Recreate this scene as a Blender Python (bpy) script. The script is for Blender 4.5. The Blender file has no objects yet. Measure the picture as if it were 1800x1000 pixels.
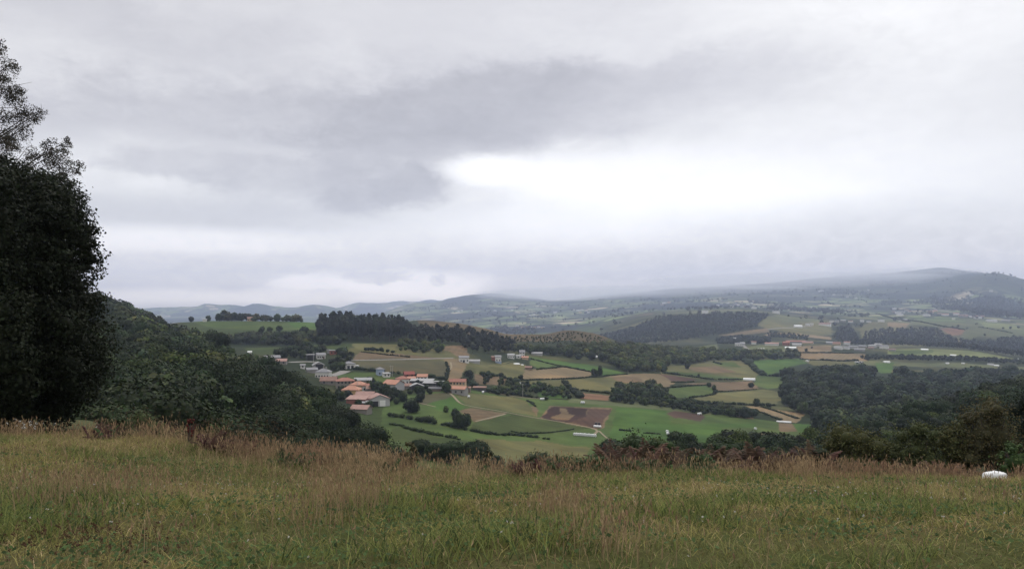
import bpy, math, random
import numpy as np
R = math.radians
SC = bpy.context.scene
COL = SC.collection
# ------------------------------------------------------------------ camera
F, CX, HY = 1400.0, 900.0, 540.0          # focal length, centre and horizon of the 1800x1000 photograph
cam = bpy.data.objects.new('camera', bpy.data.cameras.new('camera'))
COL.objects.link(cam); SC.camera = cam
cam.location = (0, 0, 0); cam.rotation_euler = (R(90), 0, 0)
cam.data.sensor_width = 36; cam.data.lens = 36 * F / 1800
cam.data.shift_y = (HY - 500) / 1800.0
cam.data.clip_start = 0.1; cam.data.clip_end = 60000
SC.view_settings.view_transform = 'Standard'; SC.view_settings.look = 'None'
SC.view_settings.exposure = 0.0; SC.view_settings.gamma = 1.0
SC.cycles.volume_bounces = 3
SC.cycles.max_bounces = 6; SC.cycles.diffuse_bounces = 3; SC.cycles.transmission_bounces = 3
SC.cycles.use_denoising = True
SC.cycles.use_light_tree = False
SUN_EL, SUN_AZ = 52.0, 14.0               # sun hidden by cloud ahead, a little right of centre
sun = bpy.data.objects.new('sun', bpy.data.lights.new('sun', 'SUN')); COL.objects.link(sun)
sun.data.energy = 1.5; sun.data.angle = R(14); sun.data.color = (1, .96, .9)
sun.rotation_euler = (R(90 - SUN_EL), 0, R(180 - SUN_AZ))

# ------------------------------------------------------------------ node helper
class NT:
    def __init__(s, tree): s.t = tree; s.n = tree.nodes; s.l = tree.links
    def node(s, typ, **kw):
        n = s.n.new(typ)
        for k, v in kw.items(): setattr(n, k, v)
        return n
    def put(s, inp, v):
        if hasattr(v, 'is_output') or isinstance(v, bpy.types.NodeSocket): s.l.new(v, inp)
        else: inp.default_value = v
    def m(s, op, a, b=0.0, c=0.0, clamp=False):
        n = s.node('ShaderNodeMath', operation=op, use_clamp=clamp)
        s.put(n.inputs[0], a); s.put(n.inputs[1], b); s.put(n.inputs[2], c)
        return n.outputs[0]
    def mix(s, f, a, b, blend='MIX'):
        n = s.node('ShaderNodeMix', data_type='RGBA', blend_type=blend)
        s.put(n.inputs[0], f); s.put(n.inputs[6], a); s.put(n.inputs[7], b)
        return n.outputs[2]
    def noise(s, vec, scale, detail=4, rough=.55, dist=0.0):
        n = s.node('ShaderNodeTexNoise'); s.put(n.inputs['Vector'], vec)
        n.inputs['Scale'].default_value = scale; n.inputs['Detail'].default_value = detail
        n.inputs['Roughness'].default_value = rough; n.inputs['Distortion'].default_value = dist
        return n.outputs[0]
    def ramp(s, v, lo, hi, a=0.0, b=1.0, smooth=True):
        n = s.node('ShaderNodeMapRange', interpolation_type='SMOOTHSTEP' if smooth else 'LINEAR')
        s.put(n.inputs[0], v); n.inputs[1].default_value = lo; n.inputs[2].default_value = hi
        n.inputs[3].default_value = a; n.inputs[4].default_value = b
        return n.outputs[0]
    def comb(s, x, y, z):
        n = s.node('ShaderNodeCombineXYZ'); s.put(n.inputs[0], x); s.put(n.inputs[1], y); s.put(n.inputs[2], z)
        return n.outputs[0]

# ------------------------------------------------------------------ world: overcast sky with cloud masses
W = bpy.data.worlds.new('World'); SC.world = W; W.use_nodes = True
t = NT(W.node_tree); t.n.clear()
out = t.node('ShaderNodeOutputWorld'); bg = t.node('ShaderNodeBackground'); t.l.new(bg.outputs[0], out.inputs[0])
bg.inputs[1].default_value = 0.1
sky = t.node('ShaderNodeTexSky', sky_type='NISHITA'); sky.sun_disc = False
sky.sun_elevation = R(SUN_EL); sky.sun_rotation = R(SUN_AZ)
tc = t.node('ShaderNodeTexCoord'); sp = t.node('ShaderNodeSeparateXYZ'); t.l.new(tc.outputs['Generated'], sp.inputs[0])
X_, Y_, Z_ = sp.outputs
A_ = t.m('ARCTAN2', X_, Y_)
hyp = t.m('SQRT', t.m('ADD', t.m('MULTIPLY', X_, X_), t.m('MULTIPLY', Y_, Y_)))
E_ = t.m('ARCTAN2', Z_, hyp)
nv = t.comb(t.m('MULTIPLY', A_, 2.2), t.m('MULTIPLY', E_, 5.5), 0.3)
n1 = t.noise(nv, 1.7, 7, .58, .25)
n2 = t.noise(t.comb(t.m('MULTIPLY', A_, 6.), t.m('MULTIPLY', E_, 13.), 4.0), 2.2, 6, .6, .3)
n3 = t.noise(nv, 5.0, 4, .55, .4)
d1 = t.m('SUBTRACT', n1, .5); d2 = t.m('SUBTRACT', n2, .5); d3 = t.m('SUBTRACT', n3, .5)
n4 = t.noise(t.comb(t.m('MULTIPLY', A_, 20.), t.m('MULTIPLY', E_, 34.), 7.0), 2.0, 5, .62, .5); d4 = t.m('SUBTRACT', n4, .5)
def ae(px, py):
    a = math.atan((px - CX) / F); return a, math.atan((HY - py) / F * math.cos(a))
val = t.m('ADD', t.m('MULTIPLY_ADD', d1, .30, .67), t.m('MULTIPLY', d2, .10))
# (px, py, radius x, radius y, softness, brightness, strength, raggedness, turn)
BL = [(-50, 20, 330, 90, .9, .56, .7, .5, 0), (140, 130, 230, 75, .9, .80, .8, .6, -8),
      (430, 100, 260, 70, .8, .60, .7, .8, 0), (1150, 60, 420, 90, .9, .72, .8, .5, 0), (1700, -20, 420, 130, .9, .98, .9, .4, 4),
      (640, 215, 560, 90, .6, .52, .85, .8, 4), (480, 235, 300, 50, .9, .66, .6, .9, 2), (960, 205, 500, 82, .35, .46, .95, .55, 3), (600, 280, 170, 13, .8, .72, .7, 1.0, -3), (1240, 150, 300, 66, .7, .54, .7, .6, 10),
      (1600, 250, 420, 240, 1.0, .88, .7, .3, 0), (1130, 320, 330, 62, .8, 1.16, 1, .45, -3), (1330, 300, 440, 110, .9, 1.0, .7, .4, 4), (860, 300, 90, 28, .7, 1.15, .9, .7, 0),
      (230, 300, 200, 55, .8, .86, .75, .8, 0), (330, 375, 420, 34, .8, .55, .75, .6, 0), (360, 290, 150, 26, .5, .57, .8, .9, 0),
      (540, 318, 190, 38, .7, .53, .85, .8, 2), (715, 330, 92, 44, .45, .41, .85, .9, 3), (650, 345, 88, 34, .5, .42, .7, 1.0, 6), (600, 322, 80, 24, .6, .46, .6, 1.1, 0), (640, 290, 95, 26, .5, .50, .8, .9, -6),
      (300, 425, 470, 24, .9, .98, .85, .5, 0), (820, 425, 320, 40, 1, .74, .7, .4, 0), (480, 480, 420, 30, .7, .95, .7, .9, 0), (470, 462, 260, 16, .8, .74, .6, 1., 0),
      (700, 500, 170, 24, .7, 1.45, .95, 1.3, 0), (650, 488, 60, 12, .6, .85, .8, 1.2, 0), (560, 497, 70, 10, .6, 1.35, .8, 1.3, 0), (420, 522, 330, 13, .9, 1.3, .8, .9, 0), (768, 494, 13, 9, .7, .75, .5, 1.3, 0), (776, 490, 8, 7, .7, .7, .4, 1.4, 0),
      (1250, 470, 520, 62, 1.0, .66, .85, .3, -3), (1080, 395, 380, 46, 1.0, .98, .7, .3, 0), (1560, 420, 380, 60, 1, .60, .7, .3, 0)]
for (px, py, rx, ry, soft, br, st, rag, turn) in BL:
    a0, e0 = ae(px, py); ca, sa = math.cos(R(turn)), math.sin(R(turn))
    da = t.m('SUBTRACT', A_, a0); de = t.m('SUBTRACT', E_, e0)
    ax = t.m('ADD', t.m('MULTIPLY', da, ca), t.m('MULTIPLY', de, sa)); ex = t.m('SUBTRACT', t.m('MULTIPLY', de, ca), t.m('MULTIPLY', da, sa))
    ax = t.m('MULTIPLY', ax, F / rx); ex = t.m('MULTIPLY', ex, F / ry)
    d = t.m('SQRT', t.m('ADD', t.m('MULTIPLY', ax, ax), t.m('MULTIPLY', ex, ex)))
    d = t.m('MULTIPLY_ADD', d1, rag * 1.3, d); d = t.m('MULTIPLY_ADD', d2, rag * 1.3, d); d = t.m('MULTIPLY_ADD', d4, rag * (.5 if rx > 60 else 1.6), d)
    w = t.ramp(d, 1 + soft * .5, 1 - soft * .8, 0, st)
    tgt = t.m('MULTIPLY_ADD', d1, .10, br); tgt = t.m('MULTIPLY_ADD', d3, .18, tgt); tgt = t.m('MULTIPLY_ADD', d4, .12, tgt)
    mx = t.node('ShaderNodeMix', data_type='FLOAT'); t.put(mx.inputs[0], w); t.put(mx.inputs[2], val); t.put(mx.inputs[3], tgt)
    val = mx.outputs[0]
val = t.m('ADD', val, t.m('MULTIPLY', d4, t.ramp(E_, .11, .03, 0, .38)))
# soft mist towards the horizon
mx = t.node('ShaderNodeMix', data_type='FLOAT'); t.put(mx.inputs[0], t.ramp(E_, .07, -.02, 0, .3)); t.put(mx.inputs[2], val); mx.inputs[3].default_value = .80
val = mx.outputs[0]
SKY_GAIN = 1.05
val = t.m('MULTIPLY', val, t.ramp(E_, 0.0, .22, 1.62, 1.03)); val = t.m('MULTIPLY', val, t.ramp(E_, .40, .95, 1, 2.4))   # overcast sky is brightest overhead
v10 = t.m('MULTIPLY', t.m('MAXIMUM', val, .05), 10 * SKY_GAIN)
tint = t.mix(t.ramp(val, .45, .95), (1.02, .985, 1.005, 1), (1.02, 1.0, .975, 1))
tint = t.mix(t.ramp(E_, .12, .0), tint, (1.10, 1.0, .91, 1), 'MULTIPLY')
cl = t.node('ShaderNodeVectorMath', operation='SCALE'); t.put(cl.inputs[0], tint); t.put(cl.inputs[3], v10)
gr = t.mix(.93, sky.outputs[0], cl.outputs[0])
gr = t.mix(t.ramp(E_, -.02, -.10), gr, (1.2, 1.3, 1.1, 1))
t.l.new(gr, bg.inputs[0])

# ------------------------------------------------------------------ mesh / object helpers
rng = np.random.default_rng(7)
def hash2(ix, iy, s=0):
    h = (ix.astype(np.int64) * 374761393 + iy.astype(np.int64) * 668265263 + s * 982451653) & 0xffffffff
    h = ((h ^ (h >> 13)) * 1274126177) & 0xffffffff
    return ((h ^ (h >> 16)) & 0xffffff) / float(0xffffff)
def vn(x, y, s=0):
    x = np.asarray(x, float); y = np.asarray(y, float)
    ix = np.floor(x); iy = np.floor(y); fx = x - ix; fy = y - iy
    fx = fx * fx * (3 - 2 * fx); fy = fy * fy * (3 - 2 * fy)
    a = hash2(ix, iy, s); b = hash2(ix + 1, iy, s); c = hash2(ix, iy + 1, s); d = hash2(ix + 1, iy + 1, s)
    return (a * (1 - fx) + b * fx) * (1 - fy) + (c * (1 - fx) + d * fx) * fy
def fbm(x, y, oct=4, s=0):
    r = 0; a = .5; tot = 0
    for k in range(oct):
        r = r + a * vn(x, y, s + k * 17); tot += a; x = x * 2.03 + 5.1; y = y * 2.03 + 9.7; a *= .5
    return r / tot - .5
def raw_mesh(name, V, Fc, cols=None, mats=(), mi=None, smooth=False):
    V = np.asarray(V, np.float32); Fc = np.asarray(Fc, np.int32); k = Fc.shape[1]
    me = bpy.data.meshes.new(name)
    me.vertices.add(len(V)); me.vertices.foreach_set('co', V.ravel())
    me.loops.add(Fc.size); me.loops.foreach_set('vertex_index', Fc.ravel())
    me.polygons.add(len(Fc)); me.polygons.foreach_set('loop_start', np.arange(len(Fc), dtype=np.int32) * k)
    me.polygons.foreach_set('loop_total', np.full(len(Fc), k, np.int32))
    if smooth: me.polygons.foreach_set('use_smooth', np.ones(len(Fc), bool))
    for m in mats: me.materials.append(m)
    if mi is not None: me.polygons.foreach_set('material_index', np.asarray(mi, np.int32))
    if cols is not None:
        c = np.ones((len(V), 4), np.float32); c[:, :3] = cols
        at = me.color_attributes.new('Col', 'FLOAT_COLOR', 'POINT'); at.data.foreach_set('color', c.ravel())
    me.update(calc_edges=True)
    return me
def link(name, data, parent=None, loc=None):
    o = bpy.data.objects.new(name, data); COL.objects.link(o)
    if parent: o.parent = parent
    if loc is not None: o.location = loc
    return o
def tag(o, label=None, cat=None, group=None, kind=None):
    if label: o['label'] = label
    if cat: o['category'] = cat
    if group: o['group'] = group
    if kind: o['kind'] = kind
    return o
class MB:                                   # collects polygons of any size into one mesh
    def __init__(s): s.v = []; s.f = []
    def add(s, vs, fs):
        b = len(s.v); s.v += [tuple(v) for v in vs]; s.f += [tuple(b + i for i in f) for f in fs]
    def box(s, x0, x1, y0, y1, z0, z1):
        s.add([(x0, y0, z0), (x1, y0, z0), (x1, y1, z0), (x0, y1, z0), (x0, y0, z1), (x1, y0, z1), (x1, y1, z1), (x0, y1, z1)],
              [(0, 3, 2, 1), (4, 5, 6, 7), (0, 1, 5, 4), (1, 2, 6, 5), (2, 3, 7, 6), (3, 0, 4, 7)])
    def tube(s, pts, rad, n=7):
        pts = [np.array(p, float) for p in pts]; rings = []
        for i, p in enumerate(pts):
            d = pts[min(i + 1, len(pts) - 1)] - pts[max(i - 1, 0)]; d /= np.linalg.norm(d) + 1e-9
            a = np.cross(d, (0.31, .95, .02)); a /= np.linalg.norm(a) + 1e-9; b = np.cross(d, a)
            r = rad[i] if hasattr(rad, '__len__') else rad
            rings.append([p + r * (math.cos(q) * a + math.sin(q) * b) for q in [2 * math.pi * j / n for j in range(n)]])
        vs = [v for rg in rings for v in rg]; fs = []
        for i in range(len(pts) - 1):
            for j in range(n):
                k = (j + 1) % n; fs.append((i * n + j, i * n + k, (i + 1) * n + k, (i + 1) * n + j))
        fs.append(tuple(range(n))[::-1]); fs.append(tuple((len(pts) - 1) * n + j for j in range(n)))
        s.add(vs, fs)
    def mesh(s, name, mat, smooth=False):
        me = bpy.data.meshes.new(name); me.from_pydata(s.v, [], s.f); me.materials.append(mat)
        if smooth: me.polygons.foreach_set('use_smooth', np.ones(len(me.polygons), bool))
        me.update(); return me

# ------------------------------------------------------------------ materials
def new_mat(name):
    m = bpy.data.materials.new(name); m.use_nodes = True
    q = NT(m.node_tree); bs = q.n['Principled BSDF']; return m, q, bs
def foliage_mat(name, trans=.25, rand=.35):
    m, q, bs = new_mat(name)
    at = q.node('ShaderNodeAttribute', attribute_name='Col'); oi = q.node('ShaderNodeObjectInfo')
    f = q.m('MULTIPLY_ADD', oi.outputs['Random'], rand, 1 - rand / 2)
    sc = q.node('ShaderNodeVectorMath', operation='SCALE'); q.put(sc.inputs[0], at.outputs['Color']); q.put(sc.inputs[3], f)
    warm = q.mix(q.m('MULTIPLY', q.m('FRACT', q.m('MULTIPLY', oi.outputs['Random'], 7.31)), rand), sc.outputs[0], (1.2, 1.04, .8, 1), 'MULTIPLY')
    if rand: pale = q.m('GREATER_THAN', q.m('FRACT', q.m('MULTIPLY', oi.outputs['Random'], 13.7)), .80); warm = q.mix(pale, warm, q.mix(1., warm, (2.0, 1.75, 1.3, 1), 'MULTIPLY'))
    q.put(bs.inputs['Base Color'], warm); bs.inputs['Roughness'].default_value = .75; bs.inputs['Specular IOR Level'].default_value = .15
    tr = q.node('ShaderNodeBsdfTranslucent'); q.put(tr.inputs[0], warm)
    ms = q.node('ShaderNodeMixShader'); ms.inputs[0].default_value = trans
    q.l.new(bs.outputs[0], ms.inputs[1]); q.l.new(tr.outputs[0], ms.inputs[2]); q.l.new(ms.outputs[0], q.n['Material Output'].inputs[0])
    return m
M_LEAF = foliage_mat('leaf', .10, .8); M_BUSH = foliage_mat('bush_leaf', .12, 0.0); M_GRASS = foliage_mat('grass_blade', .4, 0.0)
def flat_mat(name, c, rough=.8, var=.25, scale=.6, spec=.25, metal=0):
    m, q, bs = new_mat(name)
    g = q.node('ShaderNodeTexCoord').outputs['Object']
    n = q.noise(g, scale, 5, .6); n_b = q.noise(g, scale * 6, 3, .6)
    f = q.m('MULTIPLY_ADD', q.m('SUBTRACT', n, .5), var * 2.4, 1); f = q.m('MULTIPLY_ADD', q.m('SUBTRACT', n_b, .5), var * 1.2, f)
    sc = q.node('ShaderNodeVectorMath', operation='SCALE'); sc.inputs[0].default_value = c; q.put(sc.inputs[3], f)
    q.put(bs.inputs['Base Color'], sc.outputs[0]); bs.inputs['Roughness'].default_value = rough; bs.inputs['Specular IOR Level'].default_value = spec
    bs.inputs['Metallic'].default_value = metal
    return m
M_BARK = flat_mat('bark', (.07, .055, .045), .9, .4, 3)
M_BIRCH = flat_mat('pale_bark', (.25, .24, .22), .8, .5, 3)
MATS = {k: flat_mat(k, c, r, v, s) for k, c, r, v, s in [
    ('white_wall', (.62, .61, .58), .8, .12, .5), ('grey_wall', (.27, .26, .25), .9, .2, .5), ('pale_grey_wall', (.38, .38, .38), .9, .15, .5),
    ('dark_wall', (.07, .07, .075), .9, .3, .5), ('stone_wall', (.22, .2, .175), .9, .35, 1.2), ('yellow_wall', (.50, .33, .16), .8, .15, .5),
    ('peach_wall', (.50, .36, .24), .8, .15, .5), ('blue_wall', (.30, .36, .48), .8, .12, .5), ('brick_wall', (.26, .10, .075), .9, .25, 1.2),
    ('red_roof', (.25, .115, .085), .85, .3, .6), ('orange_roof', (.36, .185, .13), .85, .25, .6), ('pink_roof', (.29, .18, .155), .85, .3, .5),
    ('deep_red_roof', (.20, .055, .045), .8, .25, .6), ('brown_roof', (.20, .12, .095), .85, .35, .6), ('slate_roof', (.17, .17, .18), .7, .3, .5),
    ('pale_roof', (.26, .26, .265), .7, .25, .5), ('dark_roof', (.09, .09, .095), .7, .3, .5), ('white_sheet', (.62, .63, .64), .5, .1, .8),
    ('window_dark', (.03, .035, .04), .25, .3, 1), ('door_brown', (.1, .06, .04), .6, .3, 2), ('white_paint', (.7, .7, .68), .5, .1, 2),
    ('timber', (.17, .13, .10), .85, .3, 1), ('black_sheet_and_shade', (.02, .02, .022), .4, .3, 1), ('grey_pole', (.35, .34, .32), .8, .2, 1)]}  # the black sheet colour also paints the shade inside open building fronts

# ------------------------------------------------------------------ terrain
def mz(x, y):                              # the meadow hilltop under the camera
    x = np.asarray(x, float); y = np.asarray(y, float)
    g = np.interp(x, [-30, -13, -9.3, -7.1, -5.7, -4.3, -2.9, 0, 2.9, 7.1, 12.9, 30], [.122, .122, .124, .140, .15, .163, .172, .178, .168, .176, .187, .18])
    d = np.maximum(y - 4.87, 0)
    z = -1.6 - d * g * (1 - np.exp(-d / 1.2) * .35)
    ye = np.interp(x, [-15, -9], [34, 20.5])
    e = np.maximum(y - ye, 0); z = z - np.where(e < 8, .03 * e * e, 1.92 + .48 * (e - 8))
    return z + (fbm(x * .5, y * .5, 3, 3) * .24 + fbm(x * 1.3, y * 1.1, 2, 8) * .12) * np.clip((26 - y) / 4, 0, 1)
def pchip(xq, x, y):
    x = np.asarray(x, float); y = np.asarray(y, float); h = np.diff(x); dl = np.diff(y) / h
    d = np.zeros_like(y); d[0] = dl[0]; d[-1] = dl[-1]
    for i in range(1, len(x) - 1):
        if dl[i - 1] * dl[i] > 0:
            w1 = 2 * h[i] + h[i - 1]; w2 = h[i] + 2 * h[i - 1]; d[i] = (w1 + w2) / (w1 / dl[i - 1] + w2 / dl[i])
    xq = np.clip(xq, x[0], x[-1]); i = np.clip(np.searchsorted(x, xq) - 1, 0, len(h) - 1); s = (xq - x[i]) / h[i]
    return ((1 + 2 * s) * (1 - s) ** 2 * y[i] + s * (1 - s) ** 2 * h[i] * d[i] + s * s * (3 - 2 * s) * y[i + 1] + s * s * (s - 1) * h[i] * d[i + 1])
# each layer: (bearing, distance, height) ; 'z' gives metres against the eye, 'p' a sight-line depression as in the photograph
LAY = [
 ('z', [(-900, 41, -5.5), (150, 41, -5.8), (250, 40, -7.5), (320, 40, -10.5), (700, 40, -12.6), (1000, 40, -13), (1400, 40, -11.3), (1800, 40, -8.6), (2700, 40, -7.5)], 6),
 ('z', [(-900, 90, -16), (200, 90, -19), (400, 90, -22), (600, 90, -27), (700, 90, -32), (800, 90, -38), (1000, 90, -44), (1200, 90, -40), (1400, 90, -36), (1600, 90, -28), (1800, 90, -20), (2700, 90, -14)], 12),
 ('z', [(-900, 200, -20), (0, 200, -22), (200, 200, -24), (400, 200, -27), (500, 200, -30), (600, 200, -34), (660, 200, -38), (700, 200, -42), (760, 200, -46), (850, 200, -46), (950, 200, -50), (1000, 200, -52), (1060, 200, -46), (1100, 200, -44), (1300, 200, -43), (1500, 200, -45), (1600, 200, -44), (1700, 200, -40), (1800, 200, -36), (2700, 200, -25)], 18),
 ('z', [(-900, 700, 14), (0, 700, 6), (170, 700, 0), (240, 700, -11), (320, 640, -27), (400, 350, -29), (500, 260, -32), (600, 222, -35), (700, 240, -44), (850, 250, -48), (950, 260, -56), (1060, 250, -50), (1200, 240, -46), (1300, 240, -46), (1450, 260, -48), (1600, 320, -47), (1800, 350, -39), (2700, 400, -25)], 26),
 ('p', [(-900, 900, 560), (200, 900, 580), (320, 780, 612), (400, 520, 650), (500, 450, 690), (600, 400, 740), (700, 330, 800), (800, 340, 806), (900, 370, 810), (1000, 400, 808), (1100, 400, 812), (1200, 400, 815), (1300, 420, 805), (1400, 440, 795), (1500, 450, 790), (1600, 480, 780), (1800, 500, 770), (2700, 500, 760)], 16),
 ('p', [(-900, 1100, 570), (200, 1000, 582), (320, 850, 602), (400, 600, 640), (500, 560, 655), (600, 520, 688), (700, 510, 698), (800, 540, 690), (900, 580, 700), (1000, 600, 706), (1100, 620, 711), (1200, 620, 722), (1300, 620, 735), (1400, 600, 748), (1450, 600, 747), (1500, 650, 730), (1600, 700, 720), (1800, 750, 710), (2700, 750, 700)], 75),
 ('p', [(-900, 1250, 570), (200, 1100, 585), (320, 930, 590), (400, 780, 610), (500, 760, 612), (600, 740, 610), (700, 740, 615), (800, 760, 622), (900, 820, 632), (1000, 850, 640), (1100, 850, 650), (1200, 850, 672), (1300, 850, 688), (1400, 850, 690), (1500, 850, 690), (1600, 900, 688), (1700, 1000, 680), (1800, 1050, 672), (2700, 1050, 670)], 75),
 ('p', [(-900, 1400, 575), (200, 1300, 590), (320, 1050, 567), (400, 1050, 564), (500, 1050, 565), (560, 1050, 568), (620, 1050, 574), (700, 1150, 567), (740, 1180, 563), (800, 1180, 568), (850, 1180, 577), (900, 1180, 588), (950, 1180, 588), (1000, 1180, 581), (1040, 1180, 586), (1100, 1150, 606), (1200, 1150, 630), (1300, 1150, 640), (1400, 1150, 645), (1500, 1150, 650), (1600, 1200, 652), (1700, 1250, 650), (1800, 1300, 652), (2700, 1300, 655)], 70),
 ('p', [(-900, 1700, 590), (200, 1700, 600), (320, 1500, 596), (700, 1500, 614), (1000, 1500, 624), (1100, 1450, 622), (1200, 1450, 608), (1300, 1450, 606), (1400, 1500, 607), (1500, 1550, 611), (1600, 1600, 613), (1700, 1600, 617), (1800, 1600, 629), (2700, 1600, 640)], 40),
 ('p', [(-900, 2300, 600), (320, 2300, 613), (700, 2300, 618), (900, 2200, 618), (1000, 2000, 612), (1100, 1900, 609), (1200, 1900, 604), (1300, 1900, 602), (1400, 1900, 600), (1500, 2000, 604), (1600, 2000, 606), (1700, 2000, 612), (1800, 2000, 625), (2700, 2000, 635)], 24),
 ('p', [(-900, 4500, 580), (320, 4500, 577), (700, 4000, 585), (850, 3500, 582), (900, 3500, 579), (1000, 3200, 580), (1100, 2800, 566), (1150, 2600, 558), (1200, 2600, 554), (1300, 2600, 551), (1350, 2600, 555), (1400, 2600, 563), (1500, 2700, 567), (1600, 2700, 568), (1700, 2600, 574), (1800, 2600, 580), (2700, 2600, 590)], 60),
 ('p', [(-900, 6000, 570), (320, 6000, 566), (600, 6000, 564), (700, 5500, 561), (800, 5000, 559), (900, 5000, 555), (1000, 4500, 558), (1100, 4500, 549), (1200, 4300, 542), (1300, 4200, 538), (1400, 4200, 541), (1500, 4200, 543), (1600, 4200, 543), (1700, 4200, 540), (1800, 4200, 548), (2700, 4200, 560)], 50),
 ('p', [(-900, 7000, 565), (320, 7000, 560), (600, 7000, 557), (700, 6500, 550), (760, 6500, 543), (800, 6500, 540), (900, 6500, 539), (1000, 6000, 538), (1100, 6000, 530), (1200, 6000, 524), (1300, 6000, 518), (1400, 6000, 515), (1500, 5800, 514), (1600, 5600, 512), (1660, 5500, 505), (1698, 5500, 491), (1720, 5500, 483), (1736, 5500, 479.5), (1752, 5500, 479.5), (1780, 5500, 485), (1800, 5500, 490), (1900, 5500, 503), (2700, 5500, 520)], 50),
 ('p', [(-900, 8000, 560), (320, 8000, 557), (600, 8000, 556), (659, 7800, 553), (690, 7800, 543), (716, 7800, 535), (742, 7800, 531.5), (760, 7800, 532), (789, 7800, 525), (835, 7800, 518), (871, 7800, 515.5), (893, 7800, 519), (938, 7800, 524), (965, 7800, 529), (1004, 7800, 526), (1044, 7800, 521), (1093, 7800, 515), (1160, 7800, 511), (1250, 7800, 505), (1350, 7800, 498), (1450, 7800, 490), (1550, 7800, 483), (1610, 7800, 478), (1652, 7800, 473), (1680, 7800, 477), (1706, 7800, 482), (1740, 7800, 492), (1800, 7800, 500), (2700, 7800, 520)], 50),
 ('p', [(-900, 9800, 560), (700, 9800, 553), (850, 9800, 540), (1200, 9800, 536), (1650, 9800, 510), (2700, 9800, 535)], 8)]
pxs = np.concatenate([np.arange(-900, -60, 20.), np.arange(-60, 1861, 2.2), np.arange(1870, 2701, 20.)])
U = (pxs - CX) / F
rowsY = [np.full_like(pxs, 22.5), np.full_like(pxs, 30.)]; rowsZ = [mz(U * 22.5, 22.5) - .06, mz(U * 30, 30.) - .03]
nrow = [8]
for mode, pts, n in LAY:
    P = np.array(pts, float); Yk = np.interp(pxs, P[:, 0], P[:, 1]); vk = pchip(pxs, P[:, 0], P[:, 2])
    k = np.ones(9) / 9.; Yk = np.convolve(np.pad(Yk, 4, 'edge'), k, 'valid')
    rowsY.append(Yk); rowsZ.append(vk if mode == 'z' else (HY - vk) / F * Yk); nrow.append(n)
KY = np.array(rowsY); KZ = np.array(rowsZ)
ts = np.concatenate([k + np.arange(n) / n for k, n in enumerate(nrow)] + [[len(nrow)]])
YG = np.array([np.interp(ts, np.arange(len(KY)), KY[:, c]) for c in range(len(pxs))]).T
ZG = np.array([pchip(YG[:, c], KY[:, c], KZ[:, c]) for c in range(len(pxs))]).T
XG = YG * U[None, :]
amp = np.interp(YG, [40, 100, 400, 1000, 2000, 4500, 7000], [0, .8, 1.2, 3, 6, 24, 34])
crest = np.abs(ts[:, None] - 14) * .35; crest13 = np.abs(ts[:, None] - 13) * .5
wl = np.interp(YG, [40, 400, 1000, 3000, 7000], [30, 60, 120, 400, 900])
def tnoise(X, Y):
    r = 0
    for (lo, hi, wv, a, s) in [(40, 1500, 55., 1., 1), (900, 3500, 190., 2.6, 5), (2300, 12000, 800., 60., 9)]:
        w = np.clip((Y - lo) / (lo * .5), 0, 1) * np.clip((hi - Y) / (hi * .3), 0, 1)
        n = fbm(X / wv, Y / wv / 1.3, 5, s)
        r = r + w * a * n
    return r
ZG = ZG + tnoise(XG, YG) * np.clip(.35 + np.minimum(crest, crest13 + .1), 0, 1)
PG = HY - F * ZG / YG
MINP = np.minimum.accumulate(PG, axis=0)
def column(px):
    c = np.clip(np.interp(px, pxs, np.arange(len(pxs))), 0, len(pxs) - 1.001); i = int(c); f = c - i
    return YG[:, i] * (1 - f) + YG[:, i + 1] * f, ZG[:, i] * (1 - f) + ZG[:, i + 1] * f
def G(px, py, ymin=60):                    # where a sight line meets the ground
    Y, Z = column(px); p = HY - F * Z / Y; s = int(np.searchsorted(Y, ymin))
    k = np.nonzero(p[s:] <= py)[0]
    if len(k) == 0: k = [int(np.argmin(p[s:]))]
    k = s + max(k[0], 1); a = np.clip((p[k - 1] - py) / max(p[k - 1] - p[k], 1e-6), 0, 1)
    y = Y[k - 1] * (1 - a) + Y[k] * a
    return np.array(((px - CX) / F * y, y, Z[k - 1] * (1 - a) + Z[k] * a))
def Hh(x, y):
    Y, Z = column(CX + F * x / y); return float(np.interp(y, Y, Z))
def Wp(px, Y): return ((px - CX) / F * Y, Y)
def inpoly(X, Y, P):
    r = np.zeros(X.shape, bool); n = len(P)
    for i in range(n):
        x0, y0 = P[i][:2]; x1, y1 = P[(i + 1) % n][:2]
        if y0 == y1: continue
        c = ((y0 > Y) != (y1 > Y)) & (X < (x1 - x0) * (Y - y0) / (y1 - y0) + x0); r ^= c
    return r

FC = dict(g=(.085, .128, .040), gb=(.072, .138, .034), gd=(.062, .088, .032), gp=(.125, .145, .070), ol=(.125, .125, .055), od=(.085, .082, .048),
          ta=(.20, .155, .092), tb=(.155, .115, .072), pl=(.050, .032, .029), pb=(.085, .055, .044), ea=(.21, .125, .08), sc=(.018, .026, .012), hb=(.095, .075, .042), lt=(.17, .20, .085))
base = np.zeros(XG.shape + (3,)); base[:] = FC['sc']
nn = fbm(XG / 90, YG / 90, 4, 31)
base += ((nn > 0) * np.clip(nn * 3, 0, 1))[..., None] * (np.array(FC['ol']) * .7 - np.array(FC['sc']))
def jag(P, amt):                            # subdivide an outline and roughen it a little
    out = []
    for i in range(len(P)):
        a = np.array(P[i][:2]); b = np.array(P[(i + 1) % len(P)][:2]); n = max(1, min(12, int(np.linalg.norm(b - a) / 12)))
        for k in range(n): out.append(a + (b - a) * k / n + (rng.uniform(-amt, amt, 2) if k else 0))
    return out
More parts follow.
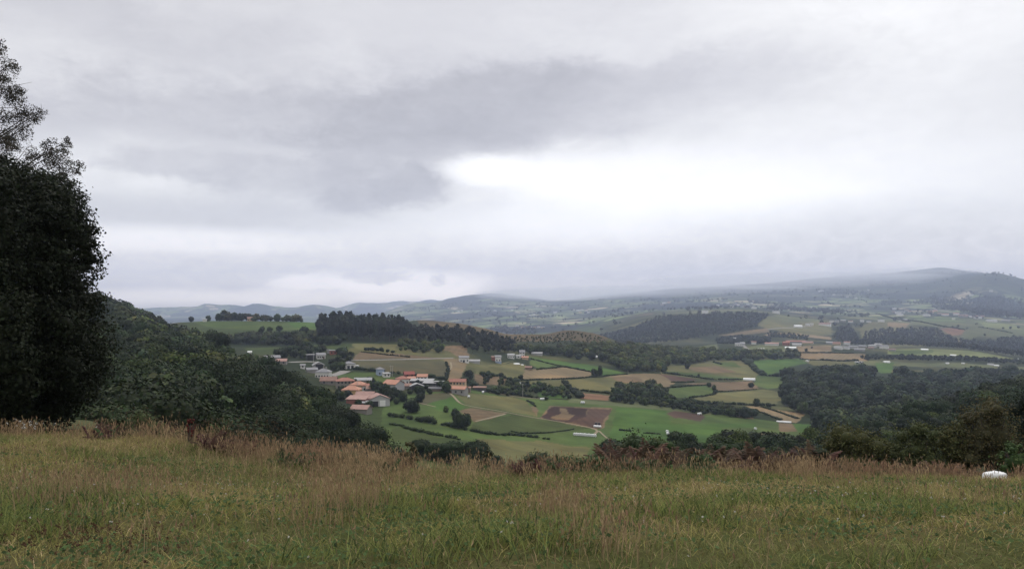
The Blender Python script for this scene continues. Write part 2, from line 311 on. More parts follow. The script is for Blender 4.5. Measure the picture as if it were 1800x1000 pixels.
def paint(c, pts, stripes=0):
    P = jag([G(*p) for p in pts], 1.0); Pa = np.array(P)
    m = (XG > Pa[:, 0].min()) & (XG < Pa[:, 0].max()) & (YG > Pa[:, 1].min()) & (YG < Pa[:, 1].max())
    idx = np.nonzero(m); ins = inpoly(XG[idx], YG[idx], P); i0, i1 = idx[0][ins], idx[1][ins]
    x, y = XG[i0, i1], YG[i0, i1]; sc = max(12, y.mean() / 25.) if len(y) else 12
    f = 1 + fbm(x / sc, y / sc, 3, int(Pa[0, 0])) * .7 if len(x) else 1
    if stripes and len(x): f = f + .10 * np.sin((x * math.cos(stripes) + y * math.sin(stripes)) * 1.1)
    if len(x):
        base[i0, i1] = np.array(FC[c]) * (.62 if c in ('g', 'gb', 'gd', 'gp') else .72) * (rng.uniform(.93, 1.07)) * f[:, None]
FIELDS = [
 ('gd', [(600, 716), (640, 712), (700, 708), (700, 800), (640, 800), (600, 756)]),
 ('g', [(686, 694), (760, 688), (850, 689), (960, 701), (1080, 707), (1150, 712), (1250, 726), (1330, 736), (1440, 747), (1460, 756), (1440, 770), (1350, 812), (1100, 814), (700, 809), (660, 780), (670, 730)]),
 ('gd', [(690, 750), (770, 768), (840, 778), (840, 806), (700, 806)]), ('ol', [(840, 770), (950, 774), (1040, 786), (1030, 805), (850, 806)]),
 ('gp', [(1000, 700), (1140, 711), (1250, 725), (1250, 729), (1130, 717), (1000, 707)]),
 ('tb', [(945, 736), (966, 713), (1077, 717), (1058, 754), (1043, 754)]),
 ('pl', [(951.6, 732), (969.5, 715.4), (977, 714), (1034, 718), (1030, 732), (1003, 742), (977, 740), (959, 737)]),
 ('tb', [(967, 733), (986, 727), (985, 717), (995, 717), (1000, 727), (1010, 729.5), (1000, 738), (977, 738)]),
 ('pb', [(1034, 718), (1074, 719), (1056, 750), (1044, 752.5), (1003, 742), (1030, 732)]),
 ('tb', [(924, 714), (941, 714), (946, 720), (944, 732), (922, 726)]),
 ('tb', [(806, 722), (829, 716), (892, 726), (834, 742), (827, 735)]),
 ('gd', [(834, 742), (903, 727), (954, 735), (1040, 752), (992, 760), (900, 765), (826, 758)]),
 ('gb', [(745, 709), (793, 695), (803, 706), (818, 714), (803, 724), (772, 722)]),
 ('od', [(735, 694), (790, 690), (795, 697), (745, 712), (725, 705)]),
 ('ol', [(797, 690), (900, 697), (925, 705), (945, 731), (880, 720), (820, 711)]),
 ('gb', [(1085, 716), (1170, 722), (1180, 745), (1330, 744), (1310, 775), (1120, 790), (1070, 770)]),
 ('pb', [(1171, 727), (1184, 722), (1235, 728), (1240, 733), (1231, 741), (1204, 736), (1184, 734)]),
 ('tb', [(1278, 726), (1300, 727), (1326, 733), (1324, 737), (1300, 734)]),
 ('ta', [(1311, 713), (1338, 714), (1415, 727), (1400, 743), (1369, 739), (1327, 721)]),
 ('tb', [(1368, 742), (1393, 744), (1403, 758), (1371, 758)]), ('gb', [(1395, 744), (1450, 748), (1445, 760), (1404, 760)]),
 ('gd', [(1270, 752), (1326, 752), (1324, 775), (1290, 782)]), ('tb', [(1324, 773), (1331, 760), (1367, 762), (1364, 768)]),
 # middle distance, centre
 ('ol', [(1155, 644), (1255, 634), (1311, 634), (1335, 655), (1330, 668), (1240, 666), (1163, 657)]),
 ('tb', [(1202, 645), (1260, 643), (1296, 654), (1227, 653)]), ('g', [(1163, 651), (1230, 655), (1315, 664), (1310, 668), (1250, 666), (1166, 656)]), ('g', [(1250, 636), (1290, 636), (1305, 646), (1262, 642)]),
 ('gb', [(1313, 633), (1415, 630), (1422, 638), (1387, 644), (1393, 660), (1340, 660), (1322, 640)]),
 ('pb', [(1162, 657), (1215, 664), (1226, 670), (1178, 672)]),
 ('ta', [(1060, 663), (1160, 657), (1186, 673), (1171, 682), (1110, 674)]),
 ('g', [(1171, 683), (1242, 677), (1256, 684), (1252, 694), (1220, 699), (1178, 699)]),
 ('tb', [(1190, 674), (1258, 671), (1322, 669), (1335, 683), (1264, 687), (1240, 677)]),
 ('ol', [(1216, 700), (1262, 690), (1340, 684), (1372, 689), (1374, 702), (1360, 712), (1260, 709)]),
 ('g', [(1330, 660), (1395, 664), (1400, 676), (1350, 684), (1325, 676)]),
 ('gb', [(925, 626), (1042, 642), (1108, 658), (1071, 661), (1038, 654), (996, 643), (958, 636)]),
 ('g', [(933, 631), (990, 644), (951, 649), (930, 641)]),
 ('ta', [(913, 650), (991, 645), (1038, 654), (1040, 663), (916, 668)]),
 ('ol', [(834, 649), (905, 636), (925, 642), (915, 666), (884, 664), (838, 659)]),
 ('tb', [(833, 657), (898, 664), (884, 676), (836, 675)]),
 ('ol', [(905, 670), (1038, 664), (1075, 663), (1095, 668), (1120, 678), (1093, 688), (1071, 691), (1011, 684), (950, 680)]),
 ('gb', [(940, 684), (987, 684), (999, 700), (951, 700)]), ('ea', [(1013, 689), (1071, 695), (1069, 704), (1020, 701)]),
 ('tb', [(1073, 663), (1125, 661), (1130, 673), (1093, 673)]),
 ('od', [(612, 635), (778, 634), (788, 646), (785, 668), (747, 660), (661, 652), (618, 647)]),
 ('ta', [(778, 630), (820, 631), (818, 648), (806, 669), (785, 669), (791, 648)]), ('ol', [(820, 641), (870, 640), (905, 634), (840, 650)]),
 ('tb', [(635, 618), (700, 622), (775, 629), (775, 632), (620, 633), (625, 624)]),
 ('ol', [(612, 604), (700, 605), (690, 620), (635, 618)]),
 ('g', [(582, 662), (622, 654), (661, 655), (697, 664), (674, 673), (622, 669), (594, 667)]),
 ('tb', [(777, 609), (816, 607), (826, 624), (804, 628), (793, 618), (777, 615)]),
 # hill beyond the village
 ('gd', [(315, 567), (380, 563), (456, 560), (562, 563), (566, 600), (470, 600), (386, 602), (350, 600), (331, 578)]),
 ('g', [(340, 568), (456, 562), (556, 565), (558, 579), (500, 580), (430, 580), (380, 578)]), ('gb', [(500, 565), (557, 566), (557, 577), (515, 576)]),
 ('gd', [(430, 612), (620, 604), (615, 614), (500, 624), (436, 622)]),
 ('hb', [(700, 566), (740, 562), (800, 567), (860, 578), (930, 590), (1000, 580), (1095, 603), (1060, 606), (930, 600), (840, 592), (740, 578)]),
 # right, middle
 ('gp', [(1228, 609), (1262, 605), (1262, 615), (1238, 616)]), ('gp', [(1305, 612), (1340, 606), (1400, 610), (1402, 622), (1370, 622), (1318, 620)]),
 ('ta', [(1400, 609), (1460, 607), (1462, 618), (1402, 620)]), ('ta', [(1400, 621), (1520, 622), (1524, 634), (1412, 632)]),
 ('ol', [(1410, 633), (1525, 635), (1520, 642), (1430, 642)]),
 ('ta', [(1258, 590), (1350, 577), (1354, 584), (1320, 587), (1276, 590)]), ('ol', [(1332, 572), (1346, 558), (1370, 553), (1462, 564), (1462, 589), (1420, 589), (1350, 578)]),
 ('gp', [(1345, 560), (1372, 553), (1455, 563), (1400, 568)]), ('ta', [(1360, 584), (1460, 592), (1462, 597), (1340, 590)]),
 ('lt', [(1560, 614), (1640, 613), (1700, 616), (1790, 631), (1740, 630), (1600, 625), (1560, 622)]), ('g', [(1560, 616), (1640, 614), (1640, 620), (1570, 624)]),
 ('gp', [(1500, 634), (1540, 634), (1800, 645), (1900, 650), (1850, 653), (1616, 644), (1500, 640)]), ('gb', [(1538, 637), (1572, 637), (1566, 655), (1546, 656)]),
 ('gp', [(1456, 545), (1552, 540), (1640, 547), (1720, 564), (1780, 568), (1900, 576), (1850, 590), (1720, 590), (1700, 600), (1680, 600), (1696, 582), (1650, 575), (1580, 570), (1520, 560), (1480, 556)]),
 ('g', [(1580, 552), (1640, 552), (1700, 566), (1640, 566)]), ('lt', [(1720, 566), (1780, 570), (1800, 580), (1730, 574)]),
 ('ea', [(1650, 577), (1680, 576), (1696, 581), (1690, 589), (1672, 589)]), ('ta', [(1674, 597), (1708, 600), (1690, 605)]),
 ('ol', [(1512, 574), (1536, 565), (1600, 568), (1592, 578), (1550, 590), (1516, 602)]), ('ta', [(1560, 566), (1600, 568), (1592, 576), (1560, 574)]), ('ol', [(1548, 603), (1640, 604), (1620, 609), (1560, 611)]),
 ('gp', [(900, 575), (964, 575), (960, 579), (903, 580)]), ('g', [(964, 574), (1015, 570), (1058, 574), (1062, 581), (1035, 584), (982, 580)]),
 ('ta', [(1100, 558), (1118, 550), (1160, 546), (1240, 543), (1240, 549), (1150, 553)]), ('gp', [(1120, 548), (1240, 541), (1330, 542), (1330, 549), (1240, 551), (1150, 553)]),
 ('gp', [(1115, 594), (1160, 590), (1160, 596), (1130, 599)]), ('tb', [(1449, 690), (1472, 694), (1496, 712), (1492, 720), (1470, 706), (1452, 697)]),
]
for c, P in FIELDS: paint(c, P, stripes=(rng.uniform(0, 3) if c in ('pb', 'ta', 'tb') else 0))
base *= 1.0
farw = np.clip((YG - 2750) / 500, 0, 1)
nr, nc = XG.shape
V = np.stack([XG, YG, ZG], -1).reshape(-1, 3)
ii, jj = np.meshgrid(np.arange(nr - 1), np.arange(nc - 1), indexing='ij'); a = (ii * nc + jj).ravel()
FQ = np.stack([a, a + 1, a + nc + 1, a + nc], 1)
M_GROUND, q, bs = new_mat('valley_ground')
at = q.node('ShaderNodeAttribute', attribute_name='Col'); fa = q.node('ShaderNodeAttribute', attribute_name='far')
pos = q.node('ShaderNodeNewGeometry').outputs['Position']
mp = q.node('ShaderNodeMapping'); mp.inputs['Scale'].default_value = (1, 1, 0); q.l.new(pos, mp.inputs[0]); p2 = mp.outputs[0]
nz = q.noise(p2, .05, 6, .65); nf = q.noise(p2, .9, 4, .6)
nw = q.noise(p2, .016, 5, .6, .6); mp2 = q.node('ShaderNodeMapping'); mp2.inputs['Scale'].default_value = (.045, .5, 0); mp2.inputs['Rotation'].default_value = (0, 0, .5); q.l.new(pos, mp2.inputs[0]); ns = q.noise(mp2.outputs[0], 1., 3, .5)
f = q.m('MULTIPLY_ADD', q.m('SUBTRACT', nz, .5), .7, 1); f = q.m('MULTIPLY_ADD', q.m('SUBTRACT', nw, .5), .7, f); f = q.m('MULTIPLY_ADD', q.m('SUBTRACT', ns, .5), .6, f); f = q.m('MULTIPLY_ADD', q.m('SUBTRACT', nf, .5), .45, f)
warmc = q.mix(q.ramp(nw, .42, .68, 0, .8), at.outputs['Color'], q.mix(1., at.outputs['Color'], (1.25, 1.08, .95, 1), 'MULTIPLY'))
near = q.node('ShaderNodeVectorMath', operation='SCALE'); q.put(near.inputs[0], warmc); q.put(near.inputs[3], f)
# far patchwork of small fields, hedges and woods
wv = q.node('ShaderNodeTexNoise'); q.l.new(p2, wv.inputs['Vector']); wv.inputs['Scale'].default_value = .004; wv.inputs['Detail'].default_value = 3
off = q.node('ShaderNodeVectorMath', operation='SCALE'); q.l.new(wv.outputs[1], off.inputs[0]); off.inputs[3].default_value = 140
pw = q.node('ShaderNodeVectorMath', operation='ADD'); q.l.new(p2, pw.inputs[0]); q.l.new(off.outputs[0], pw.inputs[1])
vo = q.node('ShaderNodeTexVoronoi', feature='F1'); q.l.new(pw.outputs[0], vo.inputs['Vector']); vo.inputs['Scale'].default_value = 1 / 130.
ve = q.node('ShaderNodeTexVoronoi', feature='DISTANCE_TO_EDGE'); q.l.new(pw.outputs[0], ve.inputs['Vector']); ve.inputs['Scale'].default_value = 1 / 130.
sx = q.node('ShaderNodeSeparateColor'); q.l.new(vo.outputs['Color'], sx.inputs[0])
cr = q.node('ShaderNodeValToRGB'); cr.color_ramp.interpolation = 'CONSTANT'; q.l.new(sx.outputs[0], cr.inputs[0])
els = [(0, (.07, .10, .045)), (.25, (.14, .18, .075)), (.45, (.22, .22, .12)), (.6, (.40, .34, .24)), (.68, (.035, .05, .028)), (.82, (.17, .21, .09))]
while len(cr.color_ramp.elements) < len(els): cr.color_ramp.elements.new(.5)
for e, (p, c) in zip(cr.color_ramp.elements, els): e.position = p; e.color = (*c, 1)
wood = q.noise(p2, .0016, 7, .62)
wmask = q.ramp(wood, .505, .48); hedge = q.ramp(ve.outputs['Distance'], .10, .05)
dark = (.012, .019, .016, 1)
farc = q.mix(hedge, cr.outputs[0], dark); farc = q.mix(wmask, farc, dark)
sz = q.node('ShaderNodeSeparateXYZ'); q.l.new(pos, sz.inputs[0])
high = q.m('MULTIPLY', q.ramp(q.m('MULTIPLY_ADD', q.m('SUBTRACT', wood, .5), 500, sz.outputs[2]), 40, 150), .85)
farc = q.mix(high, farc, (.030, .038, .030, 1))
cfin = q.mix(fa.outputs['Fac'], near.outputs[0], farc)
q.put(bs.inputs['Base Color'], cfin); bs.inputs['Roughness'].default_value = .95; bs.inputs['Specular IOR Level'].default_value = .05
me = raw_mesh('terrain', V, FQ, base.reshape(-1, 3), [M_GROUND], smooth=True)
fl = me.attributes.new('far', 'FLOAT', 'POINT'); fl.data.foreach_set('value', farw.ravel().astype(np.float32))
tag(link('terrain', me), 'valley of green and tan fields falling from the hilltop and rising to far hills', kind='structure')
# distant ridges
def ridge(pts, Y, depth, label, s):
    xs = np.arange(pts[0][0], pts[-1][0] + 1, 3.0); top = pchip(xs, [p[0] for p in pts], [p[1] for p in pts]) + fbm(xs / 14, xs * 0, 4, s) * 1.8
    u = np.linspace(0, 1, 40)[:, None]; Yg = Y + (u - .5) * 2 * depth + xs * 0
    h = (HY - top) / F * Y; basez = -160.; prof = np.clip(1 - np.abs(u - .5) * 2, 0, 1) ** .8
    Xg = (xs - CX) / F * Y + 0 * u; Zg = basez + (h - basez) * prof; Zg += fbm(Xg / 500, Yg / 700, 5, s + 3) * 160 * np.clip(prof * (1 - prof) * 4, 0, 1)
    n, c = Xg.shape; a, b = np.meshgrid(np.arange(n - 1), np.arange(c - 1), indexing='ij'); a = (a * c + b).ravel()
    me = raw_mesh('distant_hills', np.stack([Xg, Yg, Zg], -1).reshape(-1, 3), np.stack([a, a + 1, a + c + 1, a + c], 1), np.tile((.05, .06, .04), (n * c, 1)), [M_GROUND], smooth=True)
    fl = me.attributes.new('far', 'FLOAT', 'POINT'); fl.data.foreach_set('value', np.ones(n * c, np.float32))
    tag(link('distant_hills', me), label, kind='structure')
ridge([(-900, 520), (-300, 530), (100, 536), (240, 541), (300, 539.5), (347, 538), (362, 533), (386, 535), (404, 534.5), (430, 538), (448, 532.5), (487, 538), (518, 540), (552, 534.5), (581, 538), (612, 545.5), (640, 551), (720, 560)], 9300, 900, 'blue rounded ridge on the horizon left of the valley', 41)
ridge([(560, 548), (596, 540), (635, 531.5), (664, 532.5), (706, 528), (729, 529.5), (758, 526), (800, 530), (900, 545)], 11300, 800, 'faintest pale blue mountains on the horizon', 47)

# meadow ground
gx = np.linspace(-42, 34, 240); gy = np.linspace(-30, 33, 230); GX, GY = np.meshgrid(gx, gy)
GZ = mz(GX, GY); n, c = GX.shape
a, b = np.meshgrid(np.arange(n - 1), np.arange(c - 1), indexing='ij'); a = (a * c + b).ravel()
M_MEADOW, q, bs = new_mat('meadow_ground')
pos = q.node('ShaderNodeNewGeometry').outputs['Position']; nz = q.noise(pos, .8, 6, .65); nf = q.noise(pos, 30, 4, .7)
cc = q.mix(q.ramp(nz, .35, .65), (.045, .058, .020, 1), (.085, .075, .035, 1)); cc = q.mix(q.ramp(nf, .4, .7, 0, .7), cc, (.03, .028, .016, 1))
q.put(bs.inputs['Base Color'], cc); bs.inputs['Roughness'].default_value = 1; bs.inputs['Specular IOR Level'].default_value = 0
tag(link('meadow', raw_mesh('meadow', np.stack([GX, GY, GZ], -1).reshape(-1, 3), np.stack([a, a + 1, a + c + 1, a + c], 1), None, [M_MEADOW], smooth=True)), 'rough grassy hilltop meadow at the photographer\'s feet', kind='structure')

# ------------------------------------------------------------------ leaf geometry
def quads(C, Nn, S, rg, asp=.75):
    n = len(C); Nn = Nn / (np.linalg.norm(Nn, axis=1, keepdims=True) + 1e-9)
    r = rg.normal(size=(n, 3)); T = np.cross(Nn, r); T /= np.linalg.norm(T, axis=1, keepdims=True) + 1e-9; B = np.cross(Nn, T)
    S = S[:, None]; V = np.stack([C - T * S * .5, C - B * S * .5 * asp + T * S * .08, C + T * S * .5, C + B * S * .5 * asp - T * S * .05], 1).reshape(-1, 3)
    Fq = np.arange(4 * n).reshape(n, 4); return V, Fq
def sphere_mesh(nu=10, nv=6):
    vs = [(0, 0, 1)]; 
    for i in range(1, nv):
        p = math.pi * i / nv
        for j in range(nu): a = 2 * math.pi * j / nu; vs.append((math.sin(p) * math.cos(a), math.sin(p) * math.sin(a), math.cos(p)))
    vs.append((0, 0, -1)); f = []
    for i in range(nv - 2):
        for j in range(nu):
            k = (j + 1) % nu; f.append((1 + i * nu + j, 1 + (i + 1) * nu + j, 1 + (i + 1) * nu + k, 1 + i * nu + k))
    for j in range(nu):
        k = (j + 1) % nu; f.append((0, 1 + j, 1 + k, 1 + k)); b = 1 + (nv - 2) * nu; f.append((len(vs) - 1, b + k, b + j, b + j))
    return np.array(vs), np.array(f)
def crown(rg, nl, size, rad=(4, 4, 3.6), cz=5.6, lobes=9, lsz=.5, col=(.05, .075, .025), core=.8, rough=.16, spread=.10):
    L = [(0., 0., cz, rad[0] * .78, rad[1] * .78, rad[2] * .82)]
    for k in range(lobes):
        d = rg.normal(size=3); d /= np.linalg.norm(d); d[2] = d[2] * .8 + .12; r = rg.uniform(.5, .74)
        s = lsz * rg.uniform(.6, 1.1)
        L.append((d[0] * rad[0] * r, d[1] * rad[1] * r, cz + d[2] * rad[2] * r, rad[0] * s, rad[1] * s, rad[2] * s * .85))
    L = np.array(L); P = []; Nn = []; lobe = []; tot = 0
    while tot < nl:
        k = rg.choice(len(L), nl * 2, p=(L[:, 3] ** 2) / (L[:, 3] ** 2).sum()); d = rg.normal(size=(nl * 2, 3)); d /= np.linalg.norm(d, axis=1, keepdims=True)
        rr = rg.normal(1, spread, (nl * 2, 1)) ; p = L[k, :3] + d * L[k, 3:] * rr
        e = ((p[:, None, :] - L[None, :, :3]) / L[None, :, 3:]); dd = np.sqrt((e ** 2).sum(2)); dd[np.arange(len(k)), k] = 9
        ok = (dd.min(1) > .84) & (p[:, 2] > cz - rad[2] * 1.05); P.append(p[ok]); Nn.append(d[ok]); lobe.append(k[ok]); tot += ok.sum()
    P = np.concatenate(P)[:nl]; Nn = np.concatenate(Nn)[:nl]; lobe = np.concatenate(lobe)[:nl]
    Nn = Nn + rg.normal(size=P.shape) * rough * 1.6; S = size * rg.uniform(.6, 1.4, nl)
    V, Fq = quads(P, Nn, S, rg)
    lt = rg.uniform(.8, 1.25, len(L))
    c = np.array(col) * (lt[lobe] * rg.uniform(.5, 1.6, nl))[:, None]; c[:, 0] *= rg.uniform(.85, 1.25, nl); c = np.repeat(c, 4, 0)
    if core:
        sv, sf = sphere_mesh(9, 6); b = len(V)
        for l in L:
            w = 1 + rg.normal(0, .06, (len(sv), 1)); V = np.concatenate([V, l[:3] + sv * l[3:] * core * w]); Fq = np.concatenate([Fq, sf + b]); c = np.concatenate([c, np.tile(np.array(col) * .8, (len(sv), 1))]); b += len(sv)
    return V, Fq, c
def conifer(rg, nl, size, h=18., r=3.1, z0=4., col=(.010, .016, .011), ragged=.25):
    tt = rg.uniform(0, 1, nl) ** .75; z = z0 + tt * (h - z0); a = rg.uniform(0, 2 * math.pi, nl)
    tier = .72 + .28 * np.abs(np.sin(tt * 17 + np.sin(a * 3) * 1.2)); rr = r * (1 - tt ** 2.6) ** .7 * tier * rg.uniform(.45, 1.1, nl) + .1
    P = np.stack([np.cos(a) * rr, np.sin(a) * rr, z - rr * .15], 1); Nn = np.stack([np.cos(a), np.sin(a), .7 + 0 * a], 1) + rg.normal(size=(nl, 3)) * .5
    V, Fq = quads(P, Nn, size * rg.uniform(.6, 1.4, nl), rg); c = np.repeat(np.array(col) * rg.uniform(.6, 1.5, nl)[:, None], 4, 0)
    k = 7; ang = np.arange(k) * 2 * math.pi / k; b = len(V)
    cv = np.concatenate([np.stack([np.cos(ang) * r * .5, np.sin(ang) * r * .5, 0 * ang + z0 + .5], 1), [[0, 0, h - .8]]])
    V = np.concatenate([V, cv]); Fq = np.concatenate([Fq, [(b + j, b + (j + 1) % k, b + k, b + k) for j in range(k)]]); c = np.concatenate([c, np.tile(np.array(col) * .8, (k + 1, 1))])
    return V, Fq, c
def drop_degenerate(me): return me
def fmesh(name, V, Fq, c, mat=None):
    # faces whose last two corners coincide become triangles
    tri = Fq[:, 2] == Fq[:, 3]
    if not tri.any(): return raw_mesh(name, V, Fq, c, [mat or M_LEAF])
    lt = np.where(tri, 3, 4).astype(np.int32); ls = np.concatenate([[0], np.cumsum(lt)[:-1]]).astype(np.int32)
    keep = np.ones(Fq.shape, bool); keep[tri, 3] = False
    me = bpy.data.meshes.new(name); me.vertices.add(len(V)); me.vertices.foreach_set('co', np.asarray(V, np.float32).ravel())
    li = Fq[keep].astype(np.int32); me.loops.add(len(li)); me.loops.foreach_set('vertex_index', li)
    me.polygons.add(len(Fq)); me.polygons.foreach_set('loop_start', ls); me.polygons.foreach_set('loop_total', lt); me.materials.append(mat or M_LEAF)
    cc = np.ones((len(V), 4), np.float32); cc[:, :3] = c; at = me.color_attributes.new('Col', 'FLOAT_COLOR', 'POINT'); at.data.foreach_set('color', cc.ravel())
    me.update(calc_edges=True); return me
def trunk_mesh(rg, h=6., r=.22, limbs=5, mat=None, top=None):
    m = MB(); p = [(0, 0, -1.2), (0.05, 0, 0), (rg.uniform(-.2, .2), rg.uniform(-.2, .2), h * .5), (rg.uniform(-.4, .4), rg.uniform(-.4, .4), h)]
    m.tube(p, [r * 1.4, r * 1.1, r * .8, r * .35], 8)
    for k in range(limbs):
        z = h * rg.uniform(.35, .8); a = rg.uniform(0, 6.28); L = h * rg.uniform(.3, .5); f = z / h
        b = np.array([p[2][0] * f, p[2][1] * f, z]); m.tube([b, b + [math.cos(a) * L * .5, math.sin(a) * L * .5, L * .3], b + [math.cos(a) * L, math.sin(a) * L, L * .75]], [r * .5, r * .35, r * .12], 6)
    return m.mesh('trunk', mat or M_BARK, True)
rt = np.random.default_rng(11)
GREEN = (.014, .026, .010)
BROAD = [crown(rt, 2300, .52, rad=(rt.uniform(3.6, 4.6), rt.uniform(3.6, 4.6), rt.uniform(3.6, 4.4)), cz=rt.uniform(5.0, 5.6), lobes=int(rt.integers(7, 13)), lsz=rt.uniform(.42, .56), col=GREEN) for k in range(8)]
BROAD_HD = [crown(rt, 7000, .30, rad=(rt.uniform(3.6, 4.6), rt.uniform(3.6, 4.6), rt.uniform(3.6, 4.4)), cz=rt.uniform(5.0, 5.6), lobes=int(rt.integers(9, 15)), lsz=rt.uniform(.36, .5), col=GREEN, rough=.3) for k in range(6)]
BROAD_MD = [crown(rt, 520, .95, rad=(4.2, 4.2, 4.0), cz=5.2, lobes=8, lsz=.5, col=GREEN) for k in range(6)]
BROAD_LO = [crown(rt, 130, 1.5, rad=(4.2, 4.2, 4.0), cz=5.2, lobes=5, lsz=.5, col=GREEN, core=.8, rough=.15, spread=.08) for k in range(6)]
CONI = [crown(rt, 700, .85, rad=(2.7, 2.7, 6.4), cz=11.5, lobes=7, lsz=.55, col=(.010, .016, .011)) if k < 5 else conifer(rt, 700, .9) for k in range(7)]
CONI_LO = [conifer(rt, 34, 3.2) for k in range(5)]
FAR_LO = [crown(rt, 36, 3.0, rad=(4.2, 4.2, 5.5), cz=7.5, lobes=3, lsz=.5, col=(.010, .016, .012), core=0) for k in range(5)]
bh_ = [fmesh('crown', *c) for c in BROAD_HD]; bm_ = [fmesh('crown', *c) for c in BROAD]; bmd_ = [fmesh('crown', *c) for c in BROAD_MD]; cm_ = [fmesh('crown', *c) for c in CONI]
tr_ = [trunk_mesh(rt) for k in range(4)]; trc_ = [trunk_mesh(rt, 15, .2, 0) for k in range(2)]
def proto(name, cr, tr):
    e = bpy.data.objects.new(name, None); e.empty_display_size = .5
    c = bpy.data.objects.new('crown', cr); t_ = bpy.data.objects.new('trunk', tr); c.parent = e; t_.parent = e
    return e, (t_, c)
PRO = {('b', 0, k): proto('broadleaf_tree', bm_[k], tr_[k % 4]) for k in range(8)}
PRO.update({('b', 1, k): proto('broadleaf_tree', bmd_[k], tr_[k % 4]) for k in range(6)})
PRO.update({('c', 0, k): proto('conifer_tree', cm_[k], trc_[k % 2]) for k in range(7)})
PRO.update({('b', 2, k): proto('broadleaf_tree', bh_[k], tr_[k % 4]) for k in range(6)})
def plant_tree(kind, x, y, z, s, sz, rot, label, cat='tree', group=None, name=None, k=None):
    md = (1 if y > 420 else 2 if y < 215 else 0) if kind == 'b' else 0; nv = {('b', 0): 8, ('b', 1): 6, ('b', 2): 6, ('c', 0): 7}[(kind, md)]
    z = z - (1.5 * sz if kind == 'b' else 0)
    e, ch = PRO[(kind, md, (int(abs(x * 13 + y * 7)) if k is None else k) % nv)]
    o = e.copy(); COL.objects.link(o)
    if name: o.name = name
    o.location = (x, y, z); o.scale = (s, s, sz); o.rotation_euler = (0, 0, rot)
    tag(o, label, cat, group)
    for c in ch: d = c.copy(); COL.objects.link(d); d.parent = o
    return o
def merge(name, items, label, cat, group=None, kind='stuff', tint=None, rgs=3):
    rg = np.random.default_rng(rgs); Vs = []; Fs = []; Cs = []; b = 0
    for (kd, x, y, z, s, sz) in items:
        if kd == 'b': src = (BROAD_MD if y < 420 else BROAD_LO)[rg.integers(0, 6)]
        else: src = (CONI_LO if y < 1600 else FAR_LO)[rg.integers(0, 5)]
        V, Fq, c = src; a = rg.uniform(0, 6.28); ca, sa = math.cos(a), math.sin(a)
        z = z - (1.5 * sz if kd == 'b' else 0)
        P = np.stack([(V[:, 0] * ca - V[:, 1] * sa) * s + x, (V[:, 0] * sa + V[:, 1] * ca) * s + y, V[:, 2] * sz + z], 1)
        cc = c * rg.uniform(.5, 1.75) * np.array((rg.uniform(.9, 1.3), 1, rg.uniform(.85, 1.1)))
        if rg.uniform() < .18: cc = cc * np.array((1.8, 1.6, 1.2))
        if tint is not None: cc = cc * np.array(tint)
        Vs.append(P); Fs.append(Fq + b); Cs.append(cc); b += len(P)
    if not Vs: return
    o = link(name, fmesh(name, np.concatenate(Vs), np.concatenate(Fs), np.concatenate(Cs)))
    tag(o, label, cat, group, kind); return o

# ------------------------------------------------------------------ woods
def scatter(poly, sp_, seed, dens=1.0):
    rg = np.random.default_rng(seed); P = np.array([p[:2] for p in poly]); x0, y0 = P.min(0); x1, y1 = P.max(0)
    gx, gy = np.meshgrid(np.arange(x0, x1, sp_), np.arange(y0, y1, sp_)); gx = gx + rg.uniform(-.45, .45, gx.shape) * sp_; gy = gy + rg.uniform(-.45, .45, gy.shape) * sp_
    m = inpoly(gx, gy, poly) & (rg.uniform(0, 1, gx.shape) < dens); return list(zip(gx[m], gy[m])), rg
